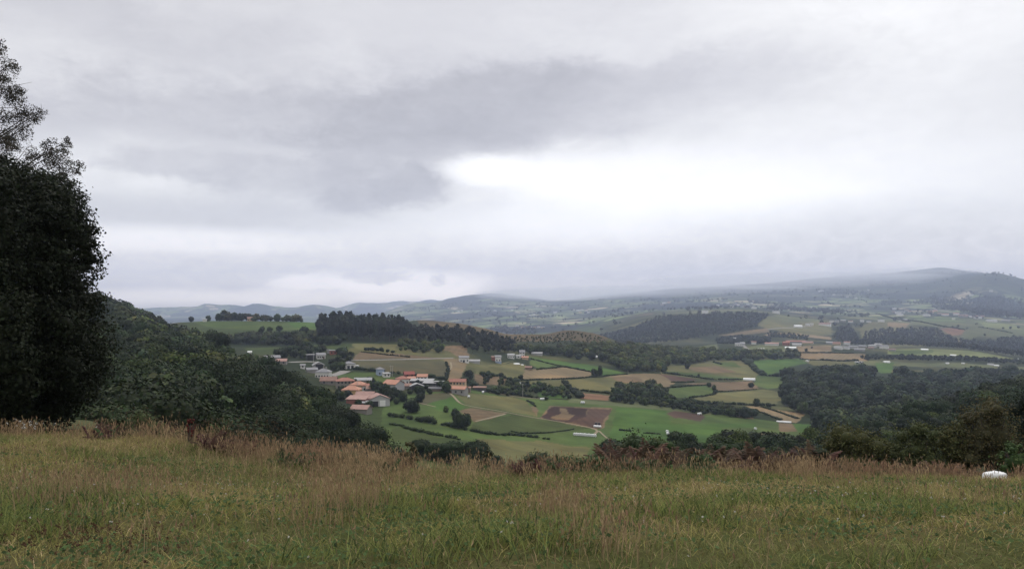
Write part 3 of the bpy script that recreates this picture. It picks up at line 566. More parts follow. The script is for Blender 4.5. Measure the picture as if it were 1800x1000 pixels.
# region: key, kind, outline, spacing, size range, label for a single tree, label for the mass
REG = [
 ('left', 'b', [Wp(-500, 60), Wp(120, 72), Wp(300, 80), Wp(450, 90), Wp(590, 105), Wp(664, 125), Wp(680, 160), Wp(645, 208), Wp(580, 238), Wp(505, 280), Wp(425, 350), Wp(370, 520), Wp(345, 660), Wp(240, 760), Wp(0, 780), Wp(-500, 780)], 8.4, (.95, 1.65), 'dark green broadleaf tree in the dense wood on the left slope', 'dark wood covering the left slope and hill'),
 ('spur', 'b', [Wp(1050, 215), Wp(1120, 185), Wp(1300, 175), Wp(1450, 150), Wp(1600, 105), Wp(1800, 80), Wp(2300, 70), Wp(2300, 430), Wp(1800, 385), Wp(1620, 340), Wp(1450, 280), Wp(1300, 255), Wp(1180, 250), Wp(1060, 240)], 7.5, (.75, 1.25), 'dark broadleaf tree on the wooded spur falling from the right edge', 'dark wood on the spur at the right'),
 ('ravine', 'b', [G(1375, 668), G(1400, 661), G(1500, 658), G(1560, 661), G(1700, 662), G(1900, 664), Wp(2100, 1100), Wp(2000, 480), Wp(1600, 430), Wp(1470, 420), Wp(1440, 560), G(1440, 744), G(1405, 728), G(1360, 702), G(1372, 690), G(1400, 690)], 12.5, (1.25, 2.0), 'rounded green tree in the wooded ravine at the right', 'woodland filling the ravine at the right'),
 ('field_hedge', 'b', [G(1076, 702), G(1100, 692), G(1160, 690), G(1180, 700), G(1190, 712), G(1260, 716), G(1330, 733), G(1330, 738), G(1230, 727), G(1140, 713), G(1078, 707)], 7.0, (.6, 1.05), 'rounded tree in the hedge wood along the top of the big green field', 'hedge wood above the big green field'),
 ('clump', 'b', [G(1080, 702), G(1090, 688), G(1130, 682), G(1172, 690), G(1170, 704)], 6.5, (1.0, 1.4), 'tall dark tree in the clump beside the long hedge', 'clump beside the long hedge'),
 ('scrub', 'b', [G(866, 686), G(900, 676), G(960, 680), G(1000, 688), G(1010, 702), G(960, 698), G(942, 690), G(900, 696), G(870, 694)], 6.0, (.35, .7), 'low round shrub in the thicket right of the peach farmhouse', 'thicket right of the farmhouse'),
 ('scrub2', 'b', [G(848, 660), G(880, 660), G(906, 668), G(910, 676), G(870, 678), G(850, 672)], 8.0, (.35, .6), 'small bushy tree in the broken hedge below the tan fields', 'broken hedge below the tan fields'),
 ('band', 'b', [G(975, 625), G(1075, 640), G(1100, 655), G(1165, 656), G(1175, 640), G(1260, 634), G(1320, 634), G(1412, 630), G(1400, 622), G(1300, 620), G(1180, 616), G(1100, 612), G(1000, 616), G(905, 612), G(890, 618)], 10.5, (.95, 1.4), 'dark tree in the belt of woodland across the middle of the valley', 'belt of woodland across the middle of the valley'),
 ('pines', 'c', [G(560, 601), G(716, 602), G(720, 592), G(700, 582), G(560, 582)], 6.8, (.98, 1.2), 'tall dark pine in the plantation behind the village', 'pine plantation behind the village'),
 ('pines2', 'c', [G(722, 606), G(800, 606), G(830, 622), G(900, 622), G(905, 606), G(870, 596), G(800, 588), G(722, 584)], 8.0, (.42, .78), 'dark conifer in the ragged wood below the brown hill', 'ragged conifer wood below the brown hill'),
 ('pines3', 'b', [G(700, 618), G(780, 622), G(776, 606), G(720, 600), G(700, 600)], 9.0, (.55, .9), 'low bushy tree beside the bare earth cutting', 'scrub beside the bare earth cutting'),
 ('hillband', 'b', [G(385, 606), G(600, 608), G(606, 598), G(560, 590), G(500, 594), G(440, 592), G(388, 596)], 9.0, (.8, 1.15), 'dark tree in the band below the green hill pasture', 'band of trees below the green hill pasture'),
 ('hillband2', 'b', [G(480, 632), G(560, 628), G(575, 618), G(520, 616), G(485, 624)], 9.0, (.8, 1.2), 'dark tree behind the grey shed at the top of the village', 'trees behind the top of the village'),
 ('villtrees', 'b', [G(574, 652), G(604, 650), G(620, 628), G(600, 618), G(585, 636)], 8.0, (.7, 1.1), 'dark tree between the white houses at the top of the village', 'trees between the white houses'),
 ('hilltop', 'b', [Wp(530, 1035), Wp(530, 1075), Wp(386, 1075), Wp(386, 1035)], 7.0, (.6, 1.6), 'brownish tree in the copse on the crest of the green hill', 'brownish copse on the crest of the green hill'),
 ('brownhill', 'b', [G(845, 581), G(930, 592), G(1000, 585), G(1095, 606), G(1100, 614), G(1000, 606), G(905, 600), G(850, 592)], 8, (.18, .42), 'low scrubby tree on the brown hill shoulder', 'scrub on the brown hill shoulder'),
 ('rightband', 'b', [G(1510, 634), G(1560, 632), G(1640, 634), G(1800, 641), G(1900, 646), G(1900, 638), G(1790, 634), G(1700, 630), G(1600, 627), G(1520, 626)], 9.5, (.6, .9), 'grey green tree in the strip between the pale fields at the right', 'strip of trees between the pale fields at the right'),
 ('midwood', 'b', [G(1260, 604), G(1350, 604), G(1355, 594), G(1300, 591), G(1258, 598)], 10, (.8, 1.1), 'dark tree in the copse behind the long white sheds', 'copse behind the long white sheds'),
 ('midwood2', 'b', [G(1350, 592), G(1420, 598), G(1422, 591), G(1350, 584)], 10, (.6, .9), 'small tree in the dark strip above the long white sheds', 'dark strip above the long white sheds'),
 ('farpine', 'c', [G(1130, 572), G(1160, 561), G(1240, 557), G(1330, 555), G(1352, 557), G(1330, 574), G(1330, 578), G(1250, 592), G(1180, 603), Wp(1100, 1950), Wp(1020, 1950), Wp(1040, 2300)], 12, (.9, 1.2), '', 'dark plantation forest beyond the valley'),
 ('farwood', 'c', [G(1464, 596), G(1475, 578), G(1495, 576), G(1515, 602), G(1525, 584), G(1600, 580), G(1650, 582), G(1680, 600), G(1720, 603), G(1780, 596), G(1850, 598), G(1900, 630), G(1800, 630), G(1700, 616), G(1600, 609), G(1500, 607)], 14, (.8, 1.15), '', 'dark wood on the far slopes at the right'),
 ('farwood2', 'c', [G(1600, 536), G(1640, 536), G(1720, 556), G(1800, 562), G(1900, 562), G(1900, 530), G(1700, 528), G(1640, 524)], 26, (1.3, 1.9), '', 'blue dark wood under the farthest hill at the right'),
 ('farwood3', 'c', [G(1548, 532), G(1580, 530), G(1580, 536), G(1550, 538)], 18, (1., 1.4), '', 'small dark copse on the far pale fields'),
]
W2, H2 = 900, 500
def splat(items):
    owner = np.full((H2, W2), -1, np.int32)
    order = sorted(range(len(items)), key=lambda i: -items[i]['y'])
    ci = np.arange(len(pxs))
    for i in order:
        it = items[i]; y = it['y']; px = CX + F * it['x'] / y; r = 4.2 * it['s'] * F / y if it['k'] == 'b' else 2.4 * it['s'] * F / y
        hgt = (9.2 if it['k'] == 'b' else 18) * it['sz']; top = HY - F * (it['z'] + hgt) / y; bot = HY - F * (it['z'] + 1) / y
        c = int(np.clip(np.interp(px, pxs, ci), 0, len(pxs) - 1)); tt = int(np.searchsorted(YG[:, c], y)) - 1
        bot = min(bot, MINP[max(tt, 0), c] + 2)
        x0, x1 = int((px - r) / 2), int((px + r) / 2) + 1; y0, y1 = int(top / 2), int(bot / 2) + 1
        x0 = max(x0, 0); y0 = max(y0, 0); x1 = min(x1, W2); y1 = min(y1, H2)
        if x0 >= x1 or y0 >= y1: continue
        cut = (y1 - y0) // 4 if x1 - x0 > 3 else 0
        owner[y0 + cut:y1, x0:x1] = i; q = (x1 - x0) // 4; owner[y0:y0 + cut, x0 + q:x1 - q] = i
    owner[115:375, :90] = -1; owner[370:, :] = np.where(np.arange(370, H2)[:, None] > np.interp(np.arange(W2) * 2, [0, 250, 500, 700, 900, 1400, 1800], [372, 372, 388, 402, 408, 402, 410])[None, :], -1, owner[370:, :])
    cnt = np.bincount(owner[owner >= 0].ravel(), minlength=len(items)); return cnt
ITEMS = []
for si, (key, kd, poly, sp_, (s0, s1), lab, mass) in enumerate(REG):
    pts, rg = scatter(poly, sp_, 100 + si)
    if key == 'ravine':                     # keep the tan clearing in the ravine open
        cl_ = [G(1447, 690), G(1474, 692), G(1500, 712), G(1496, 724), G(1450, 700)]
        P = np.array(pts); keep = ~inpoly(P[:, 0], P[:, 1], cl_); pts = [p for p, k_ in zip(pts, keep) if k_]
    if key == 'ravine':
        cl_ = [G(1536, 650), G(1574, 650), Wp(1572, 930), Wp(1545, 920)]
        P = np.array(pts); nz_ = fbm(P[:, 0] / 45, P[:, 1] / 45, 3, 19); pts = [p for p, k_, v_ in zip(pts, ~inpoly(P[:, 0], P[:, 1], cl_), nz_) if k_ and v_ > -.21]
    for (x, y) in pts:
        s = rg.uniform(s0, s1) * (1 + (1.3 if key == 'ravine' else .6) * float(fbm(np.array([x / 38.]), np.array([y / 38.]), 3, 23)[0])); sz = s * rg.uniform(.85, 1.12)
        if key == 'left':
            pq = CX + F * x / y; k_s = np.interp(pq, [430, 540, 640], [1, .86, .86]); s *= k_s; sz *= k_s * np.interp(y, [60, 110, 200], [.75, .95, 1.0])
        if key == 'pines': s *= 1.2
        if key == 'pines2': s *= 1.5; sz *= .85
        ITEMS.append(dict(k=kd, x=x, y=y, z=Hh(x, y), s=s, sz=sz, key=key, r=rg.uniform(0, 6.28), q=rg.uniform()))
cnt = splat(ITEMS)
LABS = {r[0]: (r[5], r[6]) for r in REG}
FAR = {'farpine', 'farwood', 'farwood2', 'farwood3'}
indiv = set()
for kd, cap in (('b', 262), ('c', 120)):
    idx = [i for i in range(len(ITEMS)) if ITEMS[i]['k'] == kd and ITEMS[i]['key'] not in FAR and cnt[i] > 0]
    idx.sort(key=lambda i: -cnt[i]); indiv |= set(idx[:cap])
for i in sorted(indiv):
    it = ITEMS[i]; lab = LABS[it['key']][0]
    plant_tree(it['k'], it['x'], it['y'], it['z'], it['s'], it['sz'], it['r'], lab, 'tree', {'left': 'trees of the wood on the left slope', 'spur': 'trees of the wooded spur at the right'}.get(it['key'], 'trees of the ' + LABS[it['key']][1]))
TINT = {'hilltop': (1.5, 1.1, 1.1), 'brownhill': (1.35, 1.15, 1.1), 'ravine': (.95, 1.0, 1.1)}
for key in LABS:
    its = [(it['k'], it['x'], it['y'], it['z'], it['s'], it['sz']) for i, it in enumerate(ITEMS) if it['key'] == key and i not in indiv and (cnt[i] > 0 or it['q'] < .12)]
    if its: merge('woodland', its, LABS[key][1], 'wood', tint=TINT.get(key), rgs=len(its))
exec_stats = (len(ITEMS), len(indiv))
print('ITEMS', exec_stats, 'verts', len(V))

# single trees one can point at: px, py of the foot, height factor, width factor, label
SINGLES = [
 (839, 812, .95, 1.25, 'round bushy tree just beyond the meadow edge in the centre, below the small field hedge', 235), (765, 815, .62, 1.1, 'low dark bush beyond the meadow edge, left of the round tree', 240), (790, 818, .7, 1.1, 'low dark bush touching the left side of the round tree beyond the edge', 238), (740, 812, .6, 1.0, 'leftmost low dark bush beyond the meadow edge beside the left wood', 245), (872, 816, .5, .8, 'small dark bush at the right side of the round tree beyond the edge', 238),
 (723, 725, 1.0, 1.0, 'large round tree in the pasture below the village'), (738, 707, .7, .75, 'round tree above the large round pasture tree'), (784, 724, .42, .42, 'small round tree alone in the bright green pasture'), (800, 731, .55, .55, 'small tree at the corner of the tan field'),
 (806, 752, .95, .8, 'big tree in the hedge line left of the dark green wedge field'), (818, 751, .9, .85, 'big dark tree at the right of the pair below the tan field'), (708, 706, .7, .75, 'tree beside the track below the grey barn'), (700, 698, .55, .6, 'low tree between the barn and the pasture'),
 (664, 692, 1.0, 1.0, 'dark tree beside the yellow house'), (676, 695, .95, .9, 'dark tree in front of the orange roofed barn'), (686, 702, .8, .8, 'dark tree to the right of the barn with the white door'), (697, 710, .45, .5, 'small bush right of the barn with the white door'),
 (652, 672, .5, .7, 'flat hedge tree above the barn with the orange roof'), (750, 684, .45, .5, 'small tree in front of the pale roofed shed'), (785, 690, .95, .75, 'dark tree at the left wall of the peach farmhouse'), (776, 686, .8, .7, 'dark tree second from the left wall of the peach farmhouse'),
 (824, 666, .85, .95, 'dark tree above the peach farmhouse at the foot of the tan slope'), (818, 674, .6, .9, 'dark bush just behind the peach farmhouse'), (832, 680, .55, .9, 'dark bush behind the right of the peach farmhouse'), (852, 675, .35, .35, 'small round tree in the tan field right of the farmhouse'),
 (1208, 648, .95, .85, 'lone round tree in the olive field with a brown streak'), (1246, 680, .6, .6, 'upper tree of the three in the green field corner'), (1255, 686, .7, .6, 'middle tree of the three in the green field corner'), (1257, 693, .55, .55, 'lower tree of the three in the green field corner'), (1216, 662, .35, .35, 'thin small tree on the hedge of the olive field'), (1228, 663, .5, .4, 'small tree right of the thin one on the olive field hedge'),
 (1320, 681, .7, .9, 'round tree below the white greenhouse tunnel'), (1330, 714, .85, .8, 'round tree at the head of the tan strip fields'), (1351, 716, .5, .5, 'small tree right of the head of the tan strip fields'), (1290, 711, .35, .4, 'small bush on the hedge line of the olive field'),
 (460, 585, .85, .8, 'leftmost of three round trees on the green hill pasture'), (474, 585, .85, .75, 'middle of three round trees on the green hill pasture'), (490, 584, .9, .85, 'rightmost of three round trees on the green hill pasture'), (535, 587, 1.0, 1.3, 'broad tree on the green hill pasture left of the pines'),
 (336, 566, .9, .8, 'leftmost bushy tree on the skyline of the green hill'), (350, 565, .85, .7, 'second thin tree on the skyline of the green hill'), (366, 564.5, .9, .95, 'third broad tree on the skyline of the green hill'), (381, 564, .9, .45, 'slim tree on the skyline left of the brown copse'),
 (1046, 662, .9, .75, 'dark lone tree at the foot of the bright green strip field'), (1055, 661, 1.25, .55, 'tall slim tree beside the dark lone tree below the green strip'), (915, 668, .55, .5, 'small brown tree on the hedge under the tan field'), (932, 649, .4, .7, 'bushy tree over the small brown shed'),
 (1411, 632, .35, .4, 'small tree on the far tan field boundary'), (1417, 618, .7, .6, 'lone tree in the pale tan field right of the red roofs'), (1427, 612, .4, .4, 'tiny tree in the pale tan field right of the red roofs'), (1386, 556, .9, .9, 'dark round tree on the skyline of the pale upper field'), (1731, 590, .9, .8, 'lone round tree on the far green terrace at the right'),
 (1776, 578, 1., .9, 'left tree of the far pair at the right edge'), (1790, 577, 1., 1.1, 'right tree of the far pair at the right edge'), (1763, 578, .7, .9, 'low dark bush left of the far pair at the right edge'),
]
for s_ in SINGLES:
    px, py, hs, ws, lab = s_[:5]; hs *= (1.22 if len(s_) < 6 else 1.15); ws *= (1.12 if len(s_) < 6 else .9)
    if len(s_) > 5: x, y = Wp(px, s_[5]); z = Hh(x, y)
    else: x, y, z = G(px, py)
    plant_tree('b', x, y, z - .3, ws, hs, px * .7, lab, 'tree')

# ------------------------------------------------------------------ hedges
def hedge(pts, w, h, label, dens=1.0, gaps=0.0, seed=0):
    rg = np.random.default_rng(seed + 500); P = [G(*p) for p in pts]; C = []
    for a, b in zip(P[:-1], P[1:]):
        L = np.linalg.norm((b - a)[:2]); n = max(2, int(L / (w * .5)))
        for k in range(n):
            f = (k + rg.uniform(0, 1)) / n; p = a + (b - a) * f
            g_ = fbm(np.array([p[0] / 9.]), np.array([p[1] / 9.]), 3, seed)[0] + .5
            if rg.uniform() < gaps * 1.1 * (1.2 - g_): continue
            C.append((p[0] + rg.normal(0, w * .18), p[1] + rg.normal(0, w * .18), g_))
    if not C: return
    D = P[0][1]; q = .55 if D < 700 else .9; nl = int(np.clip((w * h * 12 if D < 700 else 14) * dens, 10, 70)); Vs = []; Fs = []; Cs = []; b = 0
    sv, sf = sphere_mesh(6, 4)
    for (x, y, g_) in C:
        el1, el2 = rg.uniform(.45, 1.05), rg.uniform(.4, .7); z = Hh(x, y); s = rg.uniform(.45, 1.2) * (.6 + g_ * .8); d = rg.normal(size=(nl, 3)); d /= np.linalg.norm(d, axis=1, keepdims=True)
        p = d * np.array((w * el1, w * el2, h * .55)) * s * rg.uniform(.8, 1.1, (nl, 1)) + (x, y, z + h * .45 * s)
        V, Fq = quads(p, d + rg.normal(size=d.shape) * .5, q * rg.uniform(.6, 1.3, nl), rg); c = np.repeat(np.array(GREEN) * rg.uniform(.8, 1.15) * rg.uniform(.6, 1.4, nl)[:, None], 4, 0)
        Vs.append(V); Fs.append(Fq + b); Cs.append(c); b += len(V)
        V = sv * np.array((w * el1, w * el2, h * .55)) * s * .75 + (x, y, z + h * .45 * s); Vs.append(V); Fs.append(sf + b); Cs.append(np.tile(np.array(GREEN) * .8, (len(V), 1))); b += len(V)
    o = link('hedge', fmesh('hedge', np.concatenate(Vs), np.concatenate(Fs), np.concatenate(Cs))); tag(o, label, 'hedge')
HEDGES = [
 ([(686, 746), (720, 755), (765, 765), (808, 773)], 2.2, 1.6, 'low continuous hedge crossing the pasture below the left wood', 0),
 ([(681, 731), (700, 733), (725, 738), (748, 742), (764, 744)], 4.2, 3.6, 'row of rounded bushes below the large round pasture tree', .25),
 ([(764, 745), (785, 748), (800, 752)], 3.5, 2.8, 'short row of bushes running to the pair of big trees', .3),
 ([(818, 756), (850, 762), (870, 764), (905, 765), (930, 768), (965, 772)], 2.2, 1.6, 'broken hedge running right from the pair of big trees', .35),
 ([(895, 757), (915, 762), (960, 761), (1010, 754)], 1., .7, 'thin curved line of rough growth in the dark green wedge field', .1),
 ([(1087, 756), (1100, 757), (1110, 758)], 1.6, 1.2, 'short dark line of growth in the big green field', 0),
 ([(1130, 761), (1160, 763)], 1.2, .8, 'faint dark line of growth right of the short one in the big green field', 0),
 ([(1164, 656), (1200, 660), (1250, 667), (1290, 668), (1312, 667)], 3, 2.4, 'hedge with small trees along the foot of the olive field', .25),
 ([(1311, 636), (1325, 648), (1340, 660), (1365, 662), (1387, 664)], 8, 6, 'thick curving hedge along the dark green field', 0),
 ([(1180, 672), (1220, 671)], 1.6, 1.2, 'short hedge below the brown strip', .1), ([(1255, 637), (1270, 641)], 4, 3, 'short dark hedge at the top of the olive field', 0),
 ([(1172, 682), (1215, 678), (1245, 677)], 1.6, 1.3, 'thin hedge on the upper side of the small green field', .15), ([(1213, 699), (1235, 697), (1256, 693)], 2.0, 1.6, 'thin hedge on the lower side of the small green field', .25),
 ([(1229, 709), (1290, 711), (1360, 713)], 3, 2.4, 'hedge across the top of the tan strip fields', .15), ([(1262, 688), (1290, 687), (1330, 684)], 1.0, .8, 'faint line dividing the tan and olive fields', .2),
 ([(913, 669), (960, 667), (1000, 666), (1045, 662)], 1.8, 1.4, 'thin dark hedge under the long tan field', .1), ([(933, 631), (960, 638), (980, 643), (1010, 648), (1038, 654)], 1.8, 1.5, 'dark hedge along the lower side of the bright green strip', .1),
 ([(942, 650), (965, 648), (988, 645)], 2.2, 1.8, 'bushy hedge right of the small brown shed', .2), ([(1060, 661), (1104, 658)], 1.2, 1., 'thin wall of growth at the foot of the bright strip', .2),
 ([(1011, 685), (1040, 689), (1071, 692)], 2.5, 2.0, 'hedge below the olive field in the middle', .2), ([(990, 672), (1005, 688), (1020, 700)], 5, 4, 'thick hedge right of the small bright green field', 0),
 ([(850, 661), (880, 661), (900, 670), (925, 678)], 4.5, 3.5, 'broken bushy hedge across the tan field', .15), ([(862, 690), (900, 693), (945, 700), (960, 703)], 4.5, 3.0, 'bushy hedge along the top of the big green field', .05),
 ([(1327, 721), (1350, 730), (1371, 739)], 2.0, 1.6, 'lower hedge of the tan strip fields', .1), ([(1338, 715), (1370, 725), (1402, 736)], 1.8, 1.4, 'middle hedge between the tan strip fields', .15),
 ([(1578, 558), (1610, 565), (1650, 573), (1695, 580)], 7, 5, 'dark hedge winding over the far pale fields', 0), ([(1720, 575), (1750, 580), (1780, 586)], 6, 4, 'dark hedge on the far field at the right edge', .1),
 ([(1440, 633), (1476, 635), (1510, 634)], 4, 3, 'hedge under the tan field below the right hamlet', .1), ([(1402, 620), (1440, 620), (1500, 621)], 3, 2, 'thin hedge between the two tan fields', .2), ([(1407, 632), (1440, 633)], 3, 2, 'short hedge right of the dark green field', .2),
 ([(618, 648), (661, 653), (700, 657), (747, 662), (782, 667)], 4, 2.6, 'hedge along the foot of the big olive field above the village', .15), ([(783, 636), (788, 648), (784, 668)], 1.8, 1.4, 'line of rough growth dividing olive field and tan slope', .3),
 ([(635, 619), (680, 624), (720, 628)], 1.5, 1.2, 'dark bank line across the brown field', .1), ([(640, 616), (665, 617), (690, 620)], 5, 4, 'dark bushes at the top of the brown field', .1),
 ([(1540, 552), (1570, 560), (1600, 566)], 7, 5, 'dark hedge dropping across the far fields', .1), ([(925, 704), (935, 709), (942, 715)], 1.6, 1.2, 'short dark hedge left of the ploughed field', .1),
]
for k, (pts, w, h, lab, gp) in enumerate(HEDGES): hedge(pts, w, h, lab, 1, gp, k)

# ------------------------------------------------------------------ tracks and roads (draped strips)
M_TRACK = flat_mat('dirt_track', (.19, .155, .105), .95, .25, .5); M_ROAD = flat_mat('pale_road', (.19, .18, .17), .9, .2, .4)
def strip(name, pts, w, mat, label):
    P = [G(*p)[:2] for p in pts]; Q = []
    for a, b in zip(P[:-1], P[1:]):
        n = max(1, int(np.linalg.norm(b - a) / 3)); Q += [a + (b - a) * k / n for k in range(n)]
    Q.append(P[-1]); Q = np.array(Q)
    if len(Q) > 7:
        k = np.ones(5) / 5; Q = np.stack([np.convolve(np.pad(Q[:, i], 2, 'edge'), k, 'valid') for i in (0, 1)], 1)
    T = np.gradient(Q, axis=0); T /= np.linalg.norm(T, axis=1, keepdims=True) + 1e-9; Nn = np.stack([-T[:, 1], T[:, 0]], 1); V = []
    for s in (-1, -.33, .33, 1):
        e = Q + Nn * w / 2 * s; V.append([(x, y, Hh(x, y) + .14) for x, y in e])
    n = len(Q); V = np.array(V).reshape(-1, 3); Fq = [(r * n + i, r * n + i + 1, (r + 1) * n + i + 1, (r + 1) * n + i) for r in range(3) for i in range(n - 1)]
    tag(link(name, raw_mesh(name, V, Fq, None, [mat], smooth=True)), label, kind='structure')
strip('path', [(789, 690), (797, 696), (805, 706), (815, 713), (840, 716), (890, 724), (945, 735), (1000, 744), (1044, 753), (1052, 755), (1049, 760), (1043, 764), (1048, 768)], 1.7, M_TRACK, 'dirt track from the peach farmhouse past the ploughed field')
strip('path', [(1052, 756), (1060, 764), (1068, 771), (1075, 776)], 1.2, M_TRACK, 'faint track leading from the bales to the wood')
strip('path', [(834, 741), (855, 736), (890, 727)], 1.2, M_TRACK, 'pale edge of the tan field')
strip('path', [(734, 707), (752, 712), (770, 716)], 1.3, M_TRACK, 'short path by the pasture trees')
strip('road', [(590, 636), (606, 634), (650, 633), (700, 632), (760, 630.5), (800, 629.5)], 3.4, M_ROAD, 'pale road running right from the top of the village')
strip('road', [(505, 637), (525, 636), (545, 635), (560, 637)], 5, M_ROAD, 'pale road above the left wood')
strip('path', [(786, 667), (787, 655), (794, 645), (792, 636)], 1.6, M_TRACK, 'dirt path up the tan slope above the farmhouse')
strip('road', [(577, 661), (590, 659), (600, 655), (610, 651)], 9, M_ROAD, 'paved village yard between the white houses')
strip('road', [(1304, 606), (1312, 612), (1318, 617)], 6, M_ROAD, 'short pale lane left of the long white sheds')
strip('road', [(1350, 579), (1390, 576), (1430, 572)], 6, M_ROAD, 'thin road across the upper right field')
strip('path', [(845, 686), (880, 692), (930, 700), (960, 701)], 1.5, M_TRACK, 'light track along the top of the big green field')
strip('road', [(1640, 542), (1680, 550), (1720, 562)], 8, M_ROAD, 'road on the far terraces at the right')

# ------------------------------------------------------------------ buildings
_win = {}; BLD = []
def win_mesh(w, h):
    k = (round(w, 2), round(h, 2))
    if k not in _win:
        m = MB(); m.box(-w / 2, w / 2, -.05, .03, 0, h); _win[k] = m.mesh('window', MATS['window_dark'])
    return _win[k]
def building(px, py, w, d, h, rot, roof, wallm, roofm, label, cat='house', name='house', wins=(0, 0), doors=(), chim=False, group=None, rise=None, Y=None, side_wins=0, door_mat='door_brown', yoff=0.0):
    if 560 < px < 800 and py < 730: w *= .9; h *= .95
    if (800 < px < 950 and py < 645) or (500 < px < 640 and py < 662): w *= .85; h *= .85
    if Y is None: x, y, z = G(px, py)
    else: x, y = Wp(px, Y); z = Hh(x, y)
    th = R(rot) - math.atan2(x, y); rise = rise if rise is not None else d * .22
    BLD.append((x, y + d / 2, max(w, d) * .5))
    root = link(name, None, None, (x, y + d / 2 + yoff, z)); root.rotation_euler = (0, 0, th); root.empty_display_size = 1
    tag(root, label, cat, group)
    hw, hd = w / 2, d / 2; m = MB(); b = -3.0
    if roof == 'gable':                    # ridge along the width
        m.add([(-hw, -hd, b), (hw, -hd, b), (hw, hd, b), (-hw, hd, b), (-hw, -hd, h), (hw, -hd, h), (hw, hd, h), (-hw, hd, h), (-hw, 0, h + rise), (hw, 0, h + rise)],
              [(0, 1, 5, 4), (1, 2, 6, 9, 5), (2, 3, 7, 6), (3, 0, 4, 8, 7), (0, 3, 2, 1)])
    elif roof == 'front':                  # gable faces the viewer
        m.add([(-hw, -hd, b), (hw, -hd, b), (hw, hd, b), (-hw, hd, b), (-hw, -hd, h), (hw, -hd, h), (hw, hd, h), (-hw, hd, h), (0, -hd, h + rise), (0, hd, h + rise)],
              [(0, 1, 5, 8, 4), (1, 2, 6, 5), (2, 3, 7, 9, 6), (3, 0, 4, 7), (0, 3, 2, 1)])
    else: m.box(-hw, hw, -hd, hd, b, h)
    link('wall', m.mesh('wall', MATS[wallm]), root)
    o_ = .5; t_ = .22; m = MB()
    def slab(q4):                          # thick sloping sheet
        lo = [(a, c, e + .03) for a, c, e in q4]; hi = [(a, c, e + .03 + t_) for a, c, e in q4]; n = len(q4)
        m.add(lo + hi, [tuple(range(n))[::-1], tuple(range(n, 2 * n))] + [(i, (i + 1) % n, n + (i + 1) % n, n + i) for i in range(n)])
    if roof == 'gable':
        e = rise / hd * o_
        slab([(-hw - o_, -hd - o_, h - e), (hw + o_, -hd - o_, h - e), (hw + o_, 0, h + rise), (-hw - o_, 0, h + rise)])
        slab([(hw + o_, hd + o_, h - e), (-hw - o_, hd + o_, h - e), (-hw - o_, 0.002, h + rise), (hw + o_, 0.002, h + rise)])
    elif roof == 'front':
        e = rise / hw * o_
        slab([(-hw - o_, hd + o_, h - e), (-hw - o_, -hd - o_, h - e), (0, -hd - o_, h + rise), (0, hd + o_, h + rise)])
        slab([(hw + o_, -hd - o_, h - e), (hw + o_, hd + o_, h - e), (0.002, hd + o_, h + rise), (0.002, -hd - o_, h + rise)])
    elif roof == 'hip':
        a = min(hw, hd) * .9; W_, D_ = hw + o_, hd + o_; z0 = h + .02; z1 = h + rise
        rx = max(hw - a, .05); ry = max(hd - a, .05)
        if hw >= hd: ry = .02
        else: rx = .02
        m.add([(-W_, -D_, z0), (W_, -D_, z0), (W_, D_, z0), (-W_, D_, z0), (-W_, -D_, z0 + .2), (W_, -D_, z0 + .2), (W_, D_, z0 + .2), (-W_, D_, z0 + .2), (-rx, -ry, z1), (rx, -ry, z1), (rx, ry, z1), (-rx, ry, z1)],
              [(0, 3, 2, 1), (0, 1, 5, 4), (1, 2, 6, 5), (2, 3, 7, 6), (3, 0, 4, 7), (4, 5, 9, 8), (5, 6, 10, 9), (6, 7, 11, 10), (7, 4, 8, 11), (8, 9, 10, 11)])
    elif roof == 'shed':
        slab([(-hw - o_, -hd - o_, h + .05), (hw + o_, -hd - o_, h + .05), (hw + o_, hd + o_, h + rise), (-hw - o_, hd + o_, h + rise)])
    else: slab([(-hw - o_, -hd - o_, h), (hw + o_, -hd - o_, h), (hw + o_, hd + o_, h), (-hw - o_, hd + o_, h)])
    rf = link('roof', m.mesh('roof', MATS[roofm]), root)
    if chim:
        m = MB(); cx_ = hw * .4; m.box(cx_ - .45, cx_ + .45, -.4, .4, h + rise * .35, h + rise + .9); m.box(cx_ - .55, cx_ + .55, -.5, .5, h + rise + .903, h + rise + 1.05)
        link('chimney', m.mesh('chimney', MATS['grey_wall']), rf)
    nx, nr_ = wins; dxs = [q_[0] for q_ in doors]
    for r_ in range(nr_):
        for k in range(nx):
            wx = -hw + w * (k + .5) / nx; wz = 1.0 + r_ * 2.8
            if r_ == 0 and any(abs(wx - q_[0] * w) < q_[1] / 2 + .6 for q_ in doors): continue
            if wz + 1.3 > h: continue
            link('window', win_mesh(1.1, 1.3), root, (wx, -hd - .01, wz))
        for k in range(side_wins):
            wy = -hd + d * (k + .5) / side_wins; wz = 1.0 + r_ * 2.8
            if wz + 1.3 > h: continue
            for sx_ in ((1,) if px < 900 else (-1,)):
                o2 = link('window', win_mesh(1.1, 1.3), root, (sx_ * (hw + .01), wy, wz)); o2.rotation_euler = (0, 0, R(90) * sx_)
    for q_ in doors:
        m = MB(); m.box(-q_[1] / 2, q_[1] / 2, -.06, .04, 0, q_[2]); link('door', m.mesh('door', MATS[q_[3] if len(q_) > 3 else door_mat]), root, (q_[0] * w, -hd - .02, 0))  # black ones paint the shade of an open front, where no door hangs
    return root
B = building
